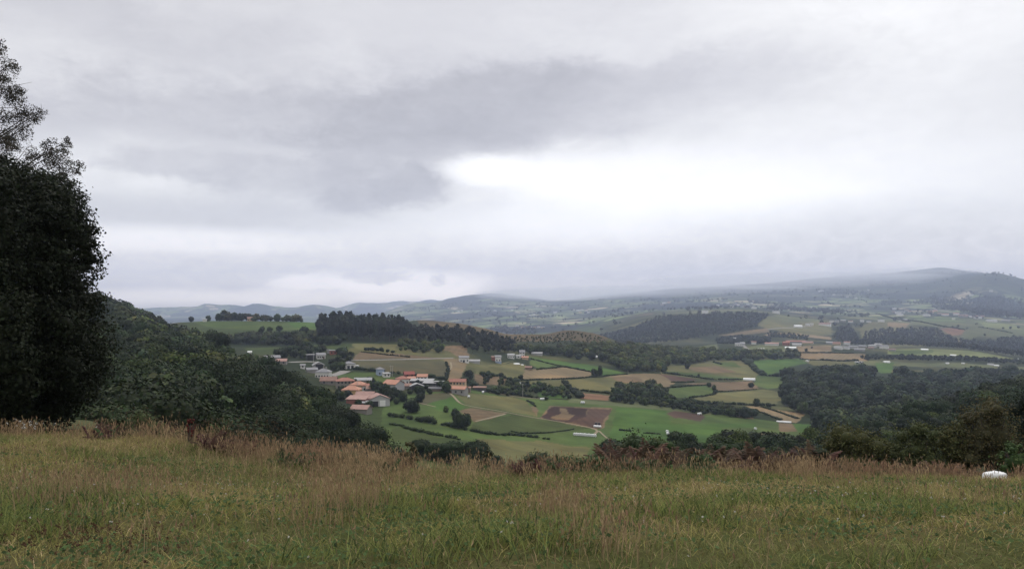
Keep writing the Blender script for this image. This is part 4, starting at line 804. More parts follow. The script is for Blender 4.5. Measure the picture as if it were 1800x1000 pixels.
# --- top of the village
B(476, 634, 12, 7, 2.6, 8, 'gable', 'grey_wall', 'slate_roof', 'low grey roofed building peeping over the left wood, leftmost of the village', 'building', 'farm_building')
B(493, 641, 7.5, 7, 2.8, -8, 'gable', 'stone_wall', 'pink_roof', 'small house with a faded red roof just above the left wood', wins=(2, 1))
B(544, 633, 7.5, 7, 5.2, 6, 'flat', 'dark_wall', 'pale_roof', 'tall dark open sided shed with a flat pale roof at the top of the village', 'shed', 'shed', doors=[(-.1, 4.5, 4.2, 'black_sheet_and_shade')])  # black panel painted as the shade within the open side
B(562, 631, 9, 7, 4.2, 8, 'gable', 'white_wall', 'slate_roof', 'white house with a grey roof left of the brick red building', wins=(4, 1), doors=[(.3, 1.2, 2.1)], rise=1.6)
B(587, 623, 11.5, 7, 4.2, 4, 'flat', 'brick_wall', 'pale_roof', 'brick red building with a pale flat roof at the top of the village', 'building', 'brick_building', wins=(3, 1))
B(576, 621, 3.5, 5, 3.6, 4, 'flat', 'grey_wall', 'slate_roof', 'small grey annex at the left of the brick red building', 'shed', 'shed')
B(557, 650, 10, 9, 4.2, 4, 'front', 'grey_wall', 'pale_roof', 'open fronted barn with a pale gabled roof and black opening', 'barn', 'barn', doors=[(.05, 5.5, 4.2, 'black_sheet_and_shade')], rise=2.2)  # flat black panel paints the shaded inside of the barn
B(566, 665, 11, 9, 4.6, -14, 'hip', 'white_wall', 'slate_roof', 'long white house with a slate hip roof beside the left wood', wins=(5, 1), chim=True, rise=2.6, side_wins=2)
B(531, 648, 4, 4, 3, 0, 'gable', 'white_wall', 'slate_roof', 'tiny white house half hidden by the left wood', wins=(1, 1))
B(546, 655, 9, 6, 2.6, 10, 'gable', 'grey_wall', 'slate_roof', 'low grey outbuilding below the open barn', 'shed', 'shed')
B(612, 648, 10, 8, 4.6, 14, 'hip', 'white_wall', 'slate_roof', 'white house with arched dark openings right of the village yard', wins=(4, 1), doors=[(-.2, 2, 2.4, 'window_dark'), (.2, 2, 2.4, 'window_dark')], rise=2)
B(625, 647, 4, 4, 2.2, 14, 'flat', 'white_wall', 'white_sheet', 'low white garage at the right of the white house by the yard', 'garage', 'garage')
B(576, 676, 12, 8, 2.8, -10, 'gable', 'stone_wall', 'brown_roof', 'brown roofed house just over the left wood below the white house', wins=(2, 1), rise=2.4)
B(667, 660, 5.2, 5.2, 4.8, 20, 'hip', 'blue_wall', 'slate_roof', 'small pale blue house with a pointed slate roof in the grass field', wins=(2, 2), rise=1.7)
B(678, 663, 5.5, 4.5, 2.7, 14, 'shed', 'white_wall', 'pale_roof', 'small white shed right of the pale blue house', 'shed', 'shed', wins=(2, 1), rise=.6)
# --- heart of the village
B(604, 684, 13, 9, 5.6, 6, 'hip', 'stone_wall', 'red_roof', 'stone house with rows of windows and a red hip roof', wins=(5, 2), rise=2.2)
B(628, 687, 11, 8, 4.0, -14, 'hip', 'peach_wall', 'orange_roof', 'house with an orange hip roof right of the stone house', wins=(4, 1), rise=2.4, side_wins=2)
B(637, 676, 13, 6, 3.4, -4, 'gable', 'grey_wall', 'pale_roof', 'long grey roofed building behind the orange hip roof', 'building', 'farm_building')
B(641, 688, 5, 5, 4, 10, 'gable', 'white_wall', 'red_roof', 'narrow white house wedged at the right of the orange hip roof', wins=(2, 1))
B(616, 698, 12, 8, 4.6, -16, 'hip', 'yellow_wall', 'orange_roof', 'yellow house with a bright orange hip roof', wins=(4, 1), rise=2.6, side_wins=2)
B(657, 690, 12, 7, 2.8, 4, 'gable', 'grey_wall', 'brown_roof', 'low long building with a dull brown roof in front of the grass field', 'building', 'farm_building')
B(640, 707, 12, 10, 3.4, -18, 'gable', 'stone_wall', 'pink_roof', 'broad faded pink roof behind the barn with the white door', 'barn', 'barn', rise=2.8)
B(662, 714, 13, 12, 4.6, 10, 'front', 'pale_grey_wall', 'pink_roof', 'grey barn with a big white door and red gabled roof', 'barn', 'barn', doors=[(.13, 3.4, 3.5, 'white_paint'), (-.26, 3.8, 3.1, 'black_sheet_and_shade')], rise=2.4)  # white panel is the door, black one paints a shaded opening
B(627, 712, 13, 7, 3.4, -22, 'shed', 'brick_wall', 'pink_roof', 'low red walled shed with a pink roof beside the left wood', 'shed', 'shed', rise=1.6)
B(640, 716, 8, 4, 2.6, -16, 'shed', 'brick_wall', 'pale_roof', 'small lean-to with a pale sheet roof left of the grey barn', 'shed', 'shed', rise=1.0, doors=[(.2, 2, 2, 'black_sheet_and_shade')])
B(633, 726, 11, 7, 2.4, -26, 'gable', 'stone_wall', 'pink_roof', 'lowest pink roof of the village touching the left wood', 'barn', 'barn', rise=1.8)
B(690, 687, 12, 10, 4.8, -38, 'gable', 'pale_grey_wall', 'orange_roof', 'tall grey barn with a salmon orange roof in the middle of the village', 'barn', 'barn', rise=2.4, wins=(2, 1))
B(706, 676, 9, 7, 4.0, 14, 'hip', 'white_wall', 'red_roof', 'house with a red hip roof and white side wall behind the tall barn', wins=(3, 1), rise=2.1, side_wins=1)
B(718, 663.5, 8, 6, 2.6, 10, 'gable', 'brick_wall', 'deep_red_roof', 'deep red roofed house at the back of the village', wins=(2, 1), rise=1.8)
B(722, 671, 6, 5, 2.6, 10, 'gable', 'peach_wall', 'orange_roof', 'small house with an orange roof below the deep red one', wins=(2, 1))
B(742, 668.5, 8, 6, 2.9, -8, 'gable', 'white_wall', 'orange_roof', 'white house with an orange roof at the upper right of the village', wins=(3, 1), rise=1.6)
B(741, 676, 18, 6, 2.6, -12, 'shed', 'dark_wall', 'pale_roof', 'long shed with a striped pale roof behind the gabled shed', 'shed', 'shed', rise=1.2)
B(755, 679, 10, 5, 2.2, -14, 'shed', 'dark_wall', 'pale_roof', 'low pale roofed shed right of the long one', 'shed', 'shed', rise=.9)
B(731, 686, 10, 8, 3.0, 6, 'front', 'dark_wall', 'pale_roof', 'open shed with a pale grey gabled roof and dark front', 'shed', 'shed', doors=[(-.05, 6, 2.8, 'black_sheet_and_shade')], rise=1.6)  # the shade under the roof is a black panel across the front
B(712, 684, 8, 6, 2.4, 10, 'gable', 'stone_wall', 'brown_roof', 'low brown shed left of the open pale roofed shed', 'shed', 'shed')
B(771, 679, 7, 5, 3.4, 0, 'flat', 'dark_wall', 'pale_roof', 'small upright shed with a pale roof in the dark trees', 'shed', 'shed')
B(764, 688, 9, 5, 2.0, 0, 'gable', 'timber', 'dark_roof', 'long dark timber shed left of the peach farmhouse', 'shed', 'shed')
B(804, 686, 11, 6, 5.6, -10, 'gable', 'peach_wall', 'red_roof', 'peach farmhouse with a row of dark windows and red roof', 'farmhouse', 'farmhouse', wins=(5, 2), rise=1.7, yoff=4)
B(804, 693, 12.5, 7, 3.6, -22, 'gable', 'grey_wall', 'orange_roof', 'grey barn with a salmon roof built against the front of the peach farmhouse', 'barn', 'barn', wins=(3, 1), rise=1.5, doors=[(-.3, 1.6, 2.2)])
B(821, 689, 4.5, 4, 2.6, -6, 'shed', 'timber', 'brown_roof', 'small timber shed at the right of the peach farmhouse', 'shed', 'shed', rise=.7)
B(843, 686.5, 9, 4, 2.0, -6, 'shed', 'dark_wall', 'brown_roof', 'low dark open shed in the scrub right of the farmhouse', 'shed', 'shed', rise=.7)
# --- houses along the upper lane
B(815, 637, 10, 7, 5.0, 6, 'gable', 'white_wall', 'slate_roof', 'white house with dark arches above the tan field', wins=(3, 2), doors=[(-.05, 1.8, 2.2, 'window_dark')], rise=1.3)
B(834, 638, 11, 5, 2.2, 0, 'gable', 'pale_grey_wall', 'pale_roof', 'low pale grey sheds right of the white arched house', 'shed', 'shed')
B(875, 636, 6.5, 6, 5.6, 8, 'gable', 'white_wall', 'slate_roof', 'narrow white house with a blue ground floor on the upper lane', wins=(2, 2), rise=1.4)
B(868, 634, 5, 5, 4.0, 8, 'gable', 'brick_wall', 'brown_roof', 'red annex left of the narrow white house', 'building', 'annex')
B(876, 638.5, 6.5, 2.5, 2.2, 8, 'flat', 'blue_wall', 'pale_roof', 'pale blue lean-to below the narrow white house', 'shed', 'shed')
B(898, 630, 8, 6, 4.2, 4, 'gable', 'white_wall', 'pale_roof', 'low white house between the narrow house and the tall one', wins=(3, 1), rise=1.2)
B(918, 628, 6.5, 6, 6.6, 0, 'gable', 'white_wall', 'slate_roof', 'tall white house at the top of the bright green strip', wins=(2, 2), rise=2.0)
B(923, 632, 8, 5, 2.6, 0, 'gable', 'peach_wall', 'orange_roof', 'orange walled house below the tall white one', wins=(2, 1))
B(911, 630, 5, 5, 3.0, 6, 'gable', 'white_wall', 'pale_roof', 'small white house at the left foot of the tall one', wins=(1, 1))
B(944, 624, 14, 5, 2.4, -6, 'gable', 'pale_grey_wall', 'pale_roof', 'long low pale building right of the tall white house', 'building', 'farm_building')
B(929, 650, 6, 5, 2.2, 0, 'gable', 'timber', 'brown_roof', 'small brown shed among bushes in the olive field', 'shed', 'shed')
def tunnel(px, py, L, w, h, rot, label, name='greenhouse_tunnel', cat='greenhouse', mat='white_sheet', group=None):
    x, y, z = G(px, py); root = link(name, None, None, (x, y, z)); root.rotation_euler = (0, 0, R(rot) - math.atan2(x, y)); tag(root, label, cat, group)
    n = 9; V = []; Fq = []; k = max(2, int(L / 4))
    for i in range(k + 1):
        for j in range(n): a = math.pi * j / (n - 1); V.append((-L / 2 + L * i / k, -math.cos(a) * w / 2, math.sin(a) * h * (1 + .03 * (i % 2)) - .3))
    for i in range(k):
        for j in range(n - 1): Fq.append((i * n + j, (i + 1) * n + j, (i + 1) * n + j + 1, i * n + j + 1))
    me = bpy.data.meshes.new('cover'); me.from_pydata(V, [], Fq); me.materials.append(MATS[mat]); me.update(); link('cover', me, root)
    m = MB()
    for s_ in (-1, 1):
        m.add([(s_ * (L / 2 - .01), -math.cos(math.pi * j / 8) * w / 2 * .98, math.sin(math.pi * j / 8) * h * .98 - .3) for j in range(9)], [tuple(range(9)) if s_ < 0 else tuple(range(9))[::-1]])
    link('end_wall', m.mesh('end_wall', MATS['pale_grey_wall']), root); return root
tunnel(1317, 668, 14, 6, 3, -4, 'white greenhouse tunnel at the right end of the olive field')
tunnel(1044, 628, 9, 4, 2.4, 0, 'short white greenhouse at the edge of the belt of woodland'); tunnel(1069, 625, 15, 6, 3, 4, 'long pale greenhouse at the edge of the belt of woodland')
tunnel(1378, 742, 11, 2.4, 1.4, -8, 'long white wrapped row at the foot of the tan strip fields', 'wrapped_row', 'silage')
tunnel(1338, 614, 11, 5, 2.4, 0, 'white shed in the pale green field left of the white farm', group=None)
# --- farm and hamlets across the valley on the right
B(1358, 607, 24, 9, 3.2, -3, 'gable', 'white_wall', 'pink_roof', 'long shed with a reddish roof and white front, left of the farm group', 'barn', 'long_barn')
B(1400, 603, 40, 10, 3.4, -3, 'gable', 'stone_wall', 'red_roof', 'longest red roofed barn at the back of the white farm', 'barn', 'long_barn')
B(1383, 607, 12, 9, 5, 8, 'gable', 'brick_wall', 'red_roof', 'red farmhouse in the middle of the farm across the valley', wins=(3, 1))
B(1402, 608, 16, 8, 3, -2, 'gable', 'white_wall', 'pale_roof', 'white walled shed in front of the longest red barn', 'shed', 'shed')
B(1391, 614, 18, 7, 2.8, -2, 'gable', 'white_wall', 'white_sheet', 'lowest white shed of the farm across the valley', 'shed', 'shed')
B(1421, 604, 22, 8, 3, -6, 'gable', 'peach_wall', 'pink_roof', 'right end pinkish barn of the farm across the valley', 'barn', 'long_barn')
B(1291, 597, 10, 7, 4, 0, 'gable', 'white_wall', 'pale_roof', 'small white house in the trees at the upper left of the farm', wins=(2, 1)); B(1299, 608, 12, 7, 4, 0, 'gable', 'white_wall', 'slate_roof', 'white house with slate roof by the short lane', wins=(3, 1)); B(1306, 607, 8, 7, 4, 20, 'gable', 'pale_grey_wall', 'pale_roof', 'pale grey house right of the slate roofed one by the lane'); B(1277, 601, 12, 7, 3, 0, 'gable', 'pale_grey_wall', 'pale_roof', 'low pale house at the left end of the copse'); B(1326, 605, 9, 7, 4, 0, 'gable', 'white_wall', 'brown_roof', 'small white house at the foot of the copse')
HAM = [  # px, py, w, h, wall, roof
 ('hamlet above the tan fields', [(1459, 604, 14, 3, 'pale_grey_wall', 'pale_roof'), (1472, 606, 16, 4, 'peach_wall', 'red_roof'), (1490, 606, 14, 6, 'white_wall', 'pink_roof'), (1475, 614, 14, 4, 'white_wall', 'pale_roof'), (1488, 614, 12, 4, 'white_wall', 'slate_roof'), (1502, 613, 16, 4, 'pale_grey_wall', 'slate_roof'), (1518, 611, 14, 3, 'grey_wall', 'slate_roof'), (1535, 611, 14, 4, 'pale_grey_wall', 'pale_roof'), (1545, 609, 14, 5, 'pale_grey_wall', 'pale_roof'), (1556, 613, 16, 5, 'white_wall', 'slate_roof'), (1569, 617, 12, 3, 'grey_wall', 'brown_roof'), (1513, 617, 18, 3, 'grey_wall', 'slate_roof'), (1532, 614, 10, 3, 'stone_wall', 'brown_roof')]),
 ('crest hamlet above dark woods', [(1452, 573, 34, 6, 'white_wall', 'brown_roof'), (1463, 567, 14, 6, 'white_wall', 'slate_roof'), (1472, 567, 12, 6, 'pale_grey_wall', 'slate_roof'), (1483, 566, 16, 6, 'grey_wall', 'pale_roof'), (1496, 567, 14, 5, 'white_wall', 'brown_roof'), (1516, 566, 12, 6, 'white_wall', 'pale_roof'), (1528, 567, 14, 4, 'white_wall', 'slate_roof'), (1404, 576, 22, 5, 'white_wall', 'white_sheet'), (1420, 572, 12, 4, 'white_wall', 'pale_roof'), (1428, 571, 10, 4, 'white_wall', 'pale_roof'), (1550, 566, 20, 5, 'white_wall', 'pale_roof'), (1592, 563, 14, 4, 'white_wall', 'pale_roof'), (1583, 565, 8, 3, 'white_wall', 'pale_roof')]),
 ('hamlet on far terrace', [(1573, 544, 20, 7, 'white_wall', 'pale_roof'), (1580, 551, 24, 7, 'white_wall', 'slate_roof'), (1588, 550, 18, 7, 'pale_grey_wall', 'slate_roof'), (1594, 547, 18, 7, 'grey_wall', 'brown_roof'), (1600, 549, 16, 6, 'pale_grey_wall', 'red_roof'), (1572, 550, 16, 6, 'grey_wall', 'brown_roof'), (1583, 555, 26, 5, 'white_wall', 'pale_roof')]),
 ('hamlet below the blue hill', [(1630, 556, 26, 6, 'white_wall', 'pale_roof'), (1638, 550, 20, 6, 'peach_wall', 'orange_roof'), (1645, 548, 18, 6, 'peach_wall', 'orange_roof'), (1652, 553, 16, 6, 'grey_wall', 'brown_roof'), (1663, 555, 26, 6, 'white_wall', 'pink_roof'), (1682, 554, 22, 7, 'white_wall', 'pink_roof'), (1690, 557, 18, 7, 'grey_wall', 'brown_roof'), (1698, 558, 16, 7, 'stone_wall', 'red_roof'), (1708, 558, 20, 8, 'white_wall', 'pale_roof'), (1716, 559, 18, 7, 'white_wall', 'red_roof'), (1722, 560, 18, 7, 'white_wall', 'slate_roof'), (1728, 558, 14, 6, 'stone_wall', 'red_roof'), (1745, 566, 34, 5, 'white_wall', 'pale_roof'), (1677, 562, 10, 5, 'white_wall', 'pale_roof'), (1770, 565, 28, 4, 'grey_wall', 'slate_roof')]),
 ('village beyond the pine plantation', [(1262, 538, 28, 9, 'white_wall', 'pale_roof'), (1269, 535, 24, 9, 'pale_grey_wall', 'slate_roof'), (1280, 534, 26, 9, 'white_wall', 'pale_roof'), (1287, 541, 30, 9, 'white_wall', 'pale_roof'), (1293, 536, 28, 10, 'grey_wall', 'slate_roof'), (1298, 537, 24, 10, 'white_wall', 'pink_roof'), (1304, 534, 24, 9, 'pale_grey_wall', 'brown_roof'), (1315, 536, 28, 9, 'white_wall', 'pale_roof'), (1322, 534, 22, 9, 'white_wall', 'slate_roof'), (1326, 543, 34, 8, 'white_wall', 'pale_roof'), (1310, 541, 20, 7, 'grey_wall', 'brown_roof')]),
 ('tan village below the blue hills', [(909, 574, 26, 9, 'white_wall', 'pale_roof'), (918, 576, 22, 8, 'peach_wall', 'brown_roof'), (926, 576, 26, 8, 'peach_wall', 'pink_roof'), (933, 576, 22, 8, 'white_wall', 'pale_roof'), (940, 577, 24, 8, 'peach_wall', 'brown_roof'), (947, 576, 24, 9, 'white_wall', 'pink_roof'), (954, 577, 24, 8, 'peach_wall', 'pale_roof')]),
 ('village on central blue slope', [(1008, 546, 36, 11, 'white_wall', 'pale_roof'), (1016, 547, 36, 11, 'white_wall', 'pale_roof'), (1023, 546, 36, 11, 'white_wall', 'slate_roof'), (1031, 547, 34, 11, 'white_wall', 'pink_roof'), (1020, 550, 30, 10, 'peach_wall', 'pale_roof'), (1035, 550, 30, 10, 'white_wall', 'pale_roof'), (976, 550, 38, 11, 'white_wall', 'pale_roof'), (931, 555, 34, 11, 'white_wall', 'pale_roof'), (939, 554, 34, 11, 'white_wall', 'pale_roof'), (954, 551, 30, 11, 'white_wall', 'pale_roof'), (900, 546, 34, 12, 'white_wall', 'pale_roof'), (870, 547, 34, 12, 'white_wall', 'pale_roof'), (840, 549, 34, 12, 'white_wall', 'pale_roof'), (806, 549, 34, 12, 'white_wall', 'pale_roof'), (812, 547, 30, 12, 'white_wall', 'pale_roof')]),
 ('scattered on misty upper slopes', [(1168, 534, 44, 12, 'white_wall', 'pale_roof'), (1176, 533, 34, 12, 'peach_wall', 'red_roof'), (1164, 537, 30, 10, 'grey_wall', 'brown_roof'), (1444, 513, 60, 12, 'white_wall', 'pale_roof'), (1466, 519, 30, 11, 'white_wall', 'pale_roof'), (1528, 511, 30, 12, 'white_wall', 'pale_roof'), (1490, 523, 26, 10, 'white_wall', 'pale_roof'), (1743, 513, 30, 12, 'white_wall', 'pale_roof'), (1708, 520, 34, 10, 'white_wall', 'pale_roof'), (1610, 530, 30, 9, 'white_wall', 'pale_roof'), (1430, 542, 40, 8, 'white_wall', 'pale_roof'), (1446, 543, 24, 8, 'white_wall', 'pale_roof'), (1505, 525, 24, 9, 'white_wall', 'pale_roof'), (1240, 551, 20, 7, 'white_wall', 'pale_roof'), (1365, 551, 24, 6, 'white_wall', 'pale_roof')]),
 ('among light fields at right', [(1627, 616, 12, 1.8, 'white_wall', 'white_sheet'), (1677, 626, 9, 1.8, 'white_wall', 'white_sheet'), (1792, 633, 9, 1.8, 'white_wall', 'white_sheet'), (1560, 638, 9, 1.8, 'white_wall', 'white_sheet'), (1667, 640, 4, 1.8, 'white_wall', 'white_sheet'), (1695, 640, 3, 1.8, 'white_wall', 'white_sheet'), (1743, 642, 9, 1.8, 'white_wall', 'pale_roof'), (1754, 644, 6, 1.8, 'white_wall', 'white_sheet'), (1512, 639, 12, 1.8, 'pale_grey_wall', 'pale_roof'), (1421, 636, 3, 1.8, 'white_wall', 'white_sheet')]),
]
WORDC = {'white_wall': 'white', 'pale_grey_wall': 'pale grey', 'grey_wall': 'grey', 'stone_wall': 'stone', 'peach_wall': 'tan', 'brick_wall': 'red'}
WORDR = {'pale_roof': 'pale', 'white_sheet': 'white', 'slate_roof': 'slate', 'brown_roof': 'brown', 'red_roof': 'red', 'pink_roof': 'pinkish', 'orange_roof': 'orange'}
for hname, lst in HAM:
    seen = {}
    for (px, py, w, h, wl, rf) in lst: seen[(wl, rf)] = seen.get((wl, rf), 0) + 1
    order = sorted(lst)
    for i, (px, py, w, h, wl, rf) in enumerate(order):
        same = [o for o in order if o[4:] == (wl, rf)]; k = same.index((px, py, w, h, wl, rf)); n = len(same)
        pre = '' if n == 1 else ('leftmost ' if k == 0 else 'rightmost ' if k == n - 1 else ['', 'second ', 'third ', 'fourth ', 'fifth ', 'sixth ', 'seventh ', 'eighth ', 'ninth ', 'tenth ', 'eleventh ', 'twelfth ', 'thirteenth '][k])
        suf = '' if (n == 1 or k in (0, n - 1)) else ' from the left'
        if h > 7: w, h = w * .58, h * .72
        B(px, py, w, max(7, w * .5), h, random.Random(px).uniform(-25, 25), 'gable', wl, rf, '%s%s, %s roofed house%s, %s' % (pre, WORDC[wl], WORDR[rf], suf, hname), 'house', 'distant_house', rise=w * .12, group=hname)
B(440, 564.5, 9, 6, 4, 0, 'gable', 'peach_wall', 'pink_roof', 'small pinkish house on the crest of the green hill', wins=(3, 1)); B(558, 567, 8, 5, 2.6, 0, 'gable', 'white_wall', 'white_sheet', 'white hut at the left edge of the pines', 'hut', 'hut'); B(400, 563.8, 8, 5, 2.4, 0, 'gable', 'white_wall', 'pale_roof', 'low white shed on the skyline left of the pinkish house', 'shed', 'shed'); B(359, 565.5, 5, 4, 2.6, 0, 'gable', 'white_wall', 'pale_roof', 'tiny white hut among the skyline trees', 'hut', 'hut'); B(528, 610, 6, 4, 2.2, 0, 'gable', 'white_wall', 'white_sheet', 'white hut in the trees above the village', 'hut', 'hut'); B(438, 623, 3, 3, 2.2, 0, 'gable', 'white_wall', 'white_sheet', 'speck of a white hut over the left wood', 'hut', 'hut')
# --- bales, sheets and poles in the fields
def bale_mesh(r=.62, L=1.2, mat='white_sheet'):
    m = MB(); m.tube([(-L / 2, 0, r), (-L / 2 + .06, 0, r), (L / 2 - .06, 0, r), (L / 2, 0, r)], [r * .86, r, r, r * .86], 14); return m.mesh('hay_bale', MATS[mat], False)
BM = bale_mesh(); BMB = bale_mesh(mat='black_sheet_and_shade')
def bale(px, py, dx, dy, dz, rot, label, me=BM, group=None, name='silage_bale', s=1.3):
    x, y, z = G(px, py); o = link(name, me, None, (x + dx, y + dy, Hh(x + dx, y + dy) + dz)); o.rotation_euler = (0, 0, R(rot)); o.scale = (s, s, s); tag(o, label, 'bale', group)
for k in range(11): bale(1010, 765, k * 1.22, -.03 * k, 0, 90, 'white wrapped bale in the long row beside the track', BM, 'row of white wrapped bales beside the track', s=1.25 + .1 * (k % 2))
for k, (dx, dz) in enumerate([(-1.2, 0), (.4, 0), (2., 0)]): bale(1049, 751.5, dx, 0, dz, 0, 'white wrapped bale under the black one at the ploughed field corner', BM, 'white wrapped bales at the ploughed field corner')
for k, dx in enumerate((-.6, 1.4)): bale(1050, 751, dx, 2.6, 1.2, 0, 'black wrapped bale behind the white ones at the ploughed field corner', BMB, 'black wrapped bales at the ploughed field corner')
for (px, py, lab) in [(1228, 729, 'white wrapped bale above the brown patch in the big field'), (1231, 728.5, 'white wrapped bale right of its twin above the brown patch'), (1173, 760, 'upper white bale of two at the near side of the big field'), (1174, 764, 'lower white bale of two at the near side of the big field'), (1328, 755, 'lone white bale in the dark green corner at the right'), (1023, 709, 'white bale above the ploughed field, left of its twin'), (1026, 709, 'white bale above the ploughed field, right of its twin'), (951, 703, 'white bale left of its twin at the top of the big field'), (955, 703, 'white bale right of its twin at the top of the big field'), (914, 675, 'white bale in the hedge near the pole'), (936, 684, 'white bale in the thicket by the small green field'), (849, 691, 'white bale by the low dark shed'), (824, 699, 'pale speck of a bale in the field below the farmhouse'), (615, 632.5, 'white bale at the left end of the pale road')]:
    bale(px, py, 0, 0, 0, px * 7, lab, s=1.35)
def rumple(name, w, d, h, n, mat, seed):
    rg = np.random.default_rng(seed); xs, ys = np.meshgrid(np.linspace(-1, 1, n), np.linspace(-1, 1, n)); r = np.clip(1 - (xs ** 2 + ys ** 2 * 1.1), 0, 1) ** .5
    z = r ** .25 * h * (.8 + .35 * (fbm(xs * 2.2 + seed, ys * 2.2, 3, seed) + .5)); X = xs * w / 2 * (1 + .15 * fbm(ys * 2, xs * 2, 2, seed)); Yy = ys * d / 2 * (1 + .2 * fbm(xs * 2, ys, 2, seed + 2))
    a, b = np.meshgrid(np.arange(n - 1), np.arange(n - 1), indexing='ij'); a = (a * n + b).ravel(); m_ = r.reshape(-1); Fq = np.stack([a, a + 1, a + n + 1, a + n], 1); Fq = Fq[(m_[Fq] > 0).any(1)]
    return raw_mesh(name, np.stack([X, Yy, z - .03], -1).reshape(-1, 3), Fq, None, [mat], smooth=False)
def sheet(px, py, w, d, h, lab, seed):
    x, y, z = G(px, py); o = link('plastic_sheet', rumple('plastic_sheet', w, d, h, 14, MATS['white_sheet'], seed), None, (x, y, z)); tag(o, lab, 'plastic sheet')
sheet(908, 640, 7, 5, 1.2, 'white plastic heap in the olive field below the upper lane', 3); sheet(918, 641.5, 3, 3, .8, 'small white plastic heap right of the larger one', 4)
def pole(px, py, h, lab, cross=True):
    x, y, z = G(px, py); root = link('utility_pole', None, None, (x, y, z)); tag(root, lab, 'pole')
    m = MB(); m.tube([(0, 0, -.5), (0, 0, h)], [.17, .11], 8); link('post', m.mesh('post', MATS['grey_pole']), root)
    if cross: m = MB(); m.box(-.9, .9, -.06, .06, h - .7, h - .55); link('crossarm', m.mesh('crossarm', MATS['grey_pole']), root)
pole(919, 697, 10, 'tall thin pole in the thicket at the top of the big field'); pole(687, 661, 8, 'left pole of two right of the pale blue house'); pole(690, 661, 8, 'right pole of two right of the pale blue house'); pole(1104, 659, 5, 'short pole at the end of the bright green strip', False); pole(815, 690, 7, 'pole beside the peach farmhouse'); pole(628, 690, 8, 'pole in front of the orange hip roof'); pole(551, 645, 12, 'tall pole beside the tall dark shed')
pts, rg = scatter([G(588, 700), G(640, 724), G(700, 700), G(760, 692), G(840, 690), G(840, 668), G(750, 662), G(690, 662), G(660, 668), G(600, 672)], 6.5, 77, .75)
kk = 0
for (x, y) in pts:
    if any((x - a) ** 2 + (y - b) ** 2 < (c + 3.0) ** 2 for a, b, c in BLD) or kk > 44: continue
    s = rg.uniform(.3, .72); plant_tree('b', x, y, Hh(x, y), s, s * rg.uniform(.8, 1.2), rg.uniform(0, 6), 'small dark garden tree among the village houses', 'tree', 'garden trees among the village houses'); kk += 1
rg = np.random.default_rng(99); N_ = 26000; px_ = rg.uniform(560, 1880, N_); Y_f = np.sqrt(rg.uniform(2500 ** 2, 6900 ** 2, N_)); xf = (px_ - CX) / F * Y_f; l1 = np.abs(fbm(xf / 420, Y_f / 520, 3, 61)); l2 = fbm(xf / 500, Y_f / 800, 4, 67)
kf = (l1 < .010) | ((l2 > .17) & (rg.uniform(0, 1, N_) < .8)) | (rg.uniform(0, 1, N_) < .012)
its = []
for x, y in zip(xf[kf], Y_f[kf]):
    c_ = int(np.clip(np.interp(CX + F * x / y, pxs, np.arange(len(pxs))), 0, len(pxs) - 1)); tt = int(np.searchsorted(YG[:, c_], y)) - 1
    if PG[tt, c_] <= MINP[tt, c_] + 1.5: s = rg.uniform(1.0, 1.9); its.append(('c', x, y, Hh(x, y) - 3, s, s * .8))
its = its[:5200]; print('far trees', len(its), kk)
merge('far_trees', its, 'dark trees and hedges dotted over the far blue slopes', 'trees', rgs=7)
print('houses done')
# (continued below: near trees, meadow vegetation, haze)
# ------------------------------------------------------------------ big trees at the left edge of the meadow
def leafy(rg, blobs, dens, size, col, core=.6, flat=.85, droop=0, spread=.16):
    """blobs: (x, y, z, r) in metres around the foot of the tree"""
    Vs = []; Fs = []; Cs = []; b = 0; sv, sf = sphere_mesh(8, 6)
    for (x, y, z, r) in blobs:
        n = int(dens * r * r); d = rg.normal(size=(n, 3)); d /= np.linalg.norm(d, axis=1, keepdims=True)
        lump = 1 + .22 * np.sin(d[:, :1] * 5 + x) * np.sin(d[:, 1:2] * 6 + y) + .18 * np.sin(d[:, 2:3] * 7 + z)
        rr = np.abs(rg.normal(1, spread, (n, 1))) * lump if core else rg.uniform(.1, 1.1, (n, 1)) ** .6
        p = d * np.array((1, 1, flat)) * r * rr + (x, y, z); p[:, 2] -= droop * r * rg.uniform(0, 1, n) * (rr[:, 0] > .8)
        V, Fq = quads(p, d + rg.normal(size=d.shape) * .7, size * rg.uniform(.6, 1.4, n), rg)
        c = np.repeat(np.array(col) * rg.uniform(.8, 1.2) * rg.uniform(.6, 1.45, n)[:, None] * np.stack([rg.uniform(.9, 1.25, n), np.ones(n), np.ones(n)], 1), 4, 0)
        Vs.append(V); Fs.append(Fq + b); Cs.append(c); b += len(V)
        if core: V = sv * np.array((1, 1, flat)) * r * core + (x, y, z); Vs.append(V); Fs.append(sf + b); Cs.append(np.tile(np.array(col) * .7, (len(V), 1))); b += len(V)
    return np.concatenate(Vs), np.concatenate(Fs), np.concatenate(Cs)
def px_blobs(lst, Y, root, rg, dy=1.2):
    k = Y / F; return [((px - CX) * k - root[0], rg.uniform(-dy, dy), (HY - py) * k - root[2], r * k) for px, py, r in lst]
rb = np.random.default_rng(21)
YT = 30.0; rx_ = (-70 - CX) / F * YT; root_p = (rx_, YT, float(mz(rx_, YT)))
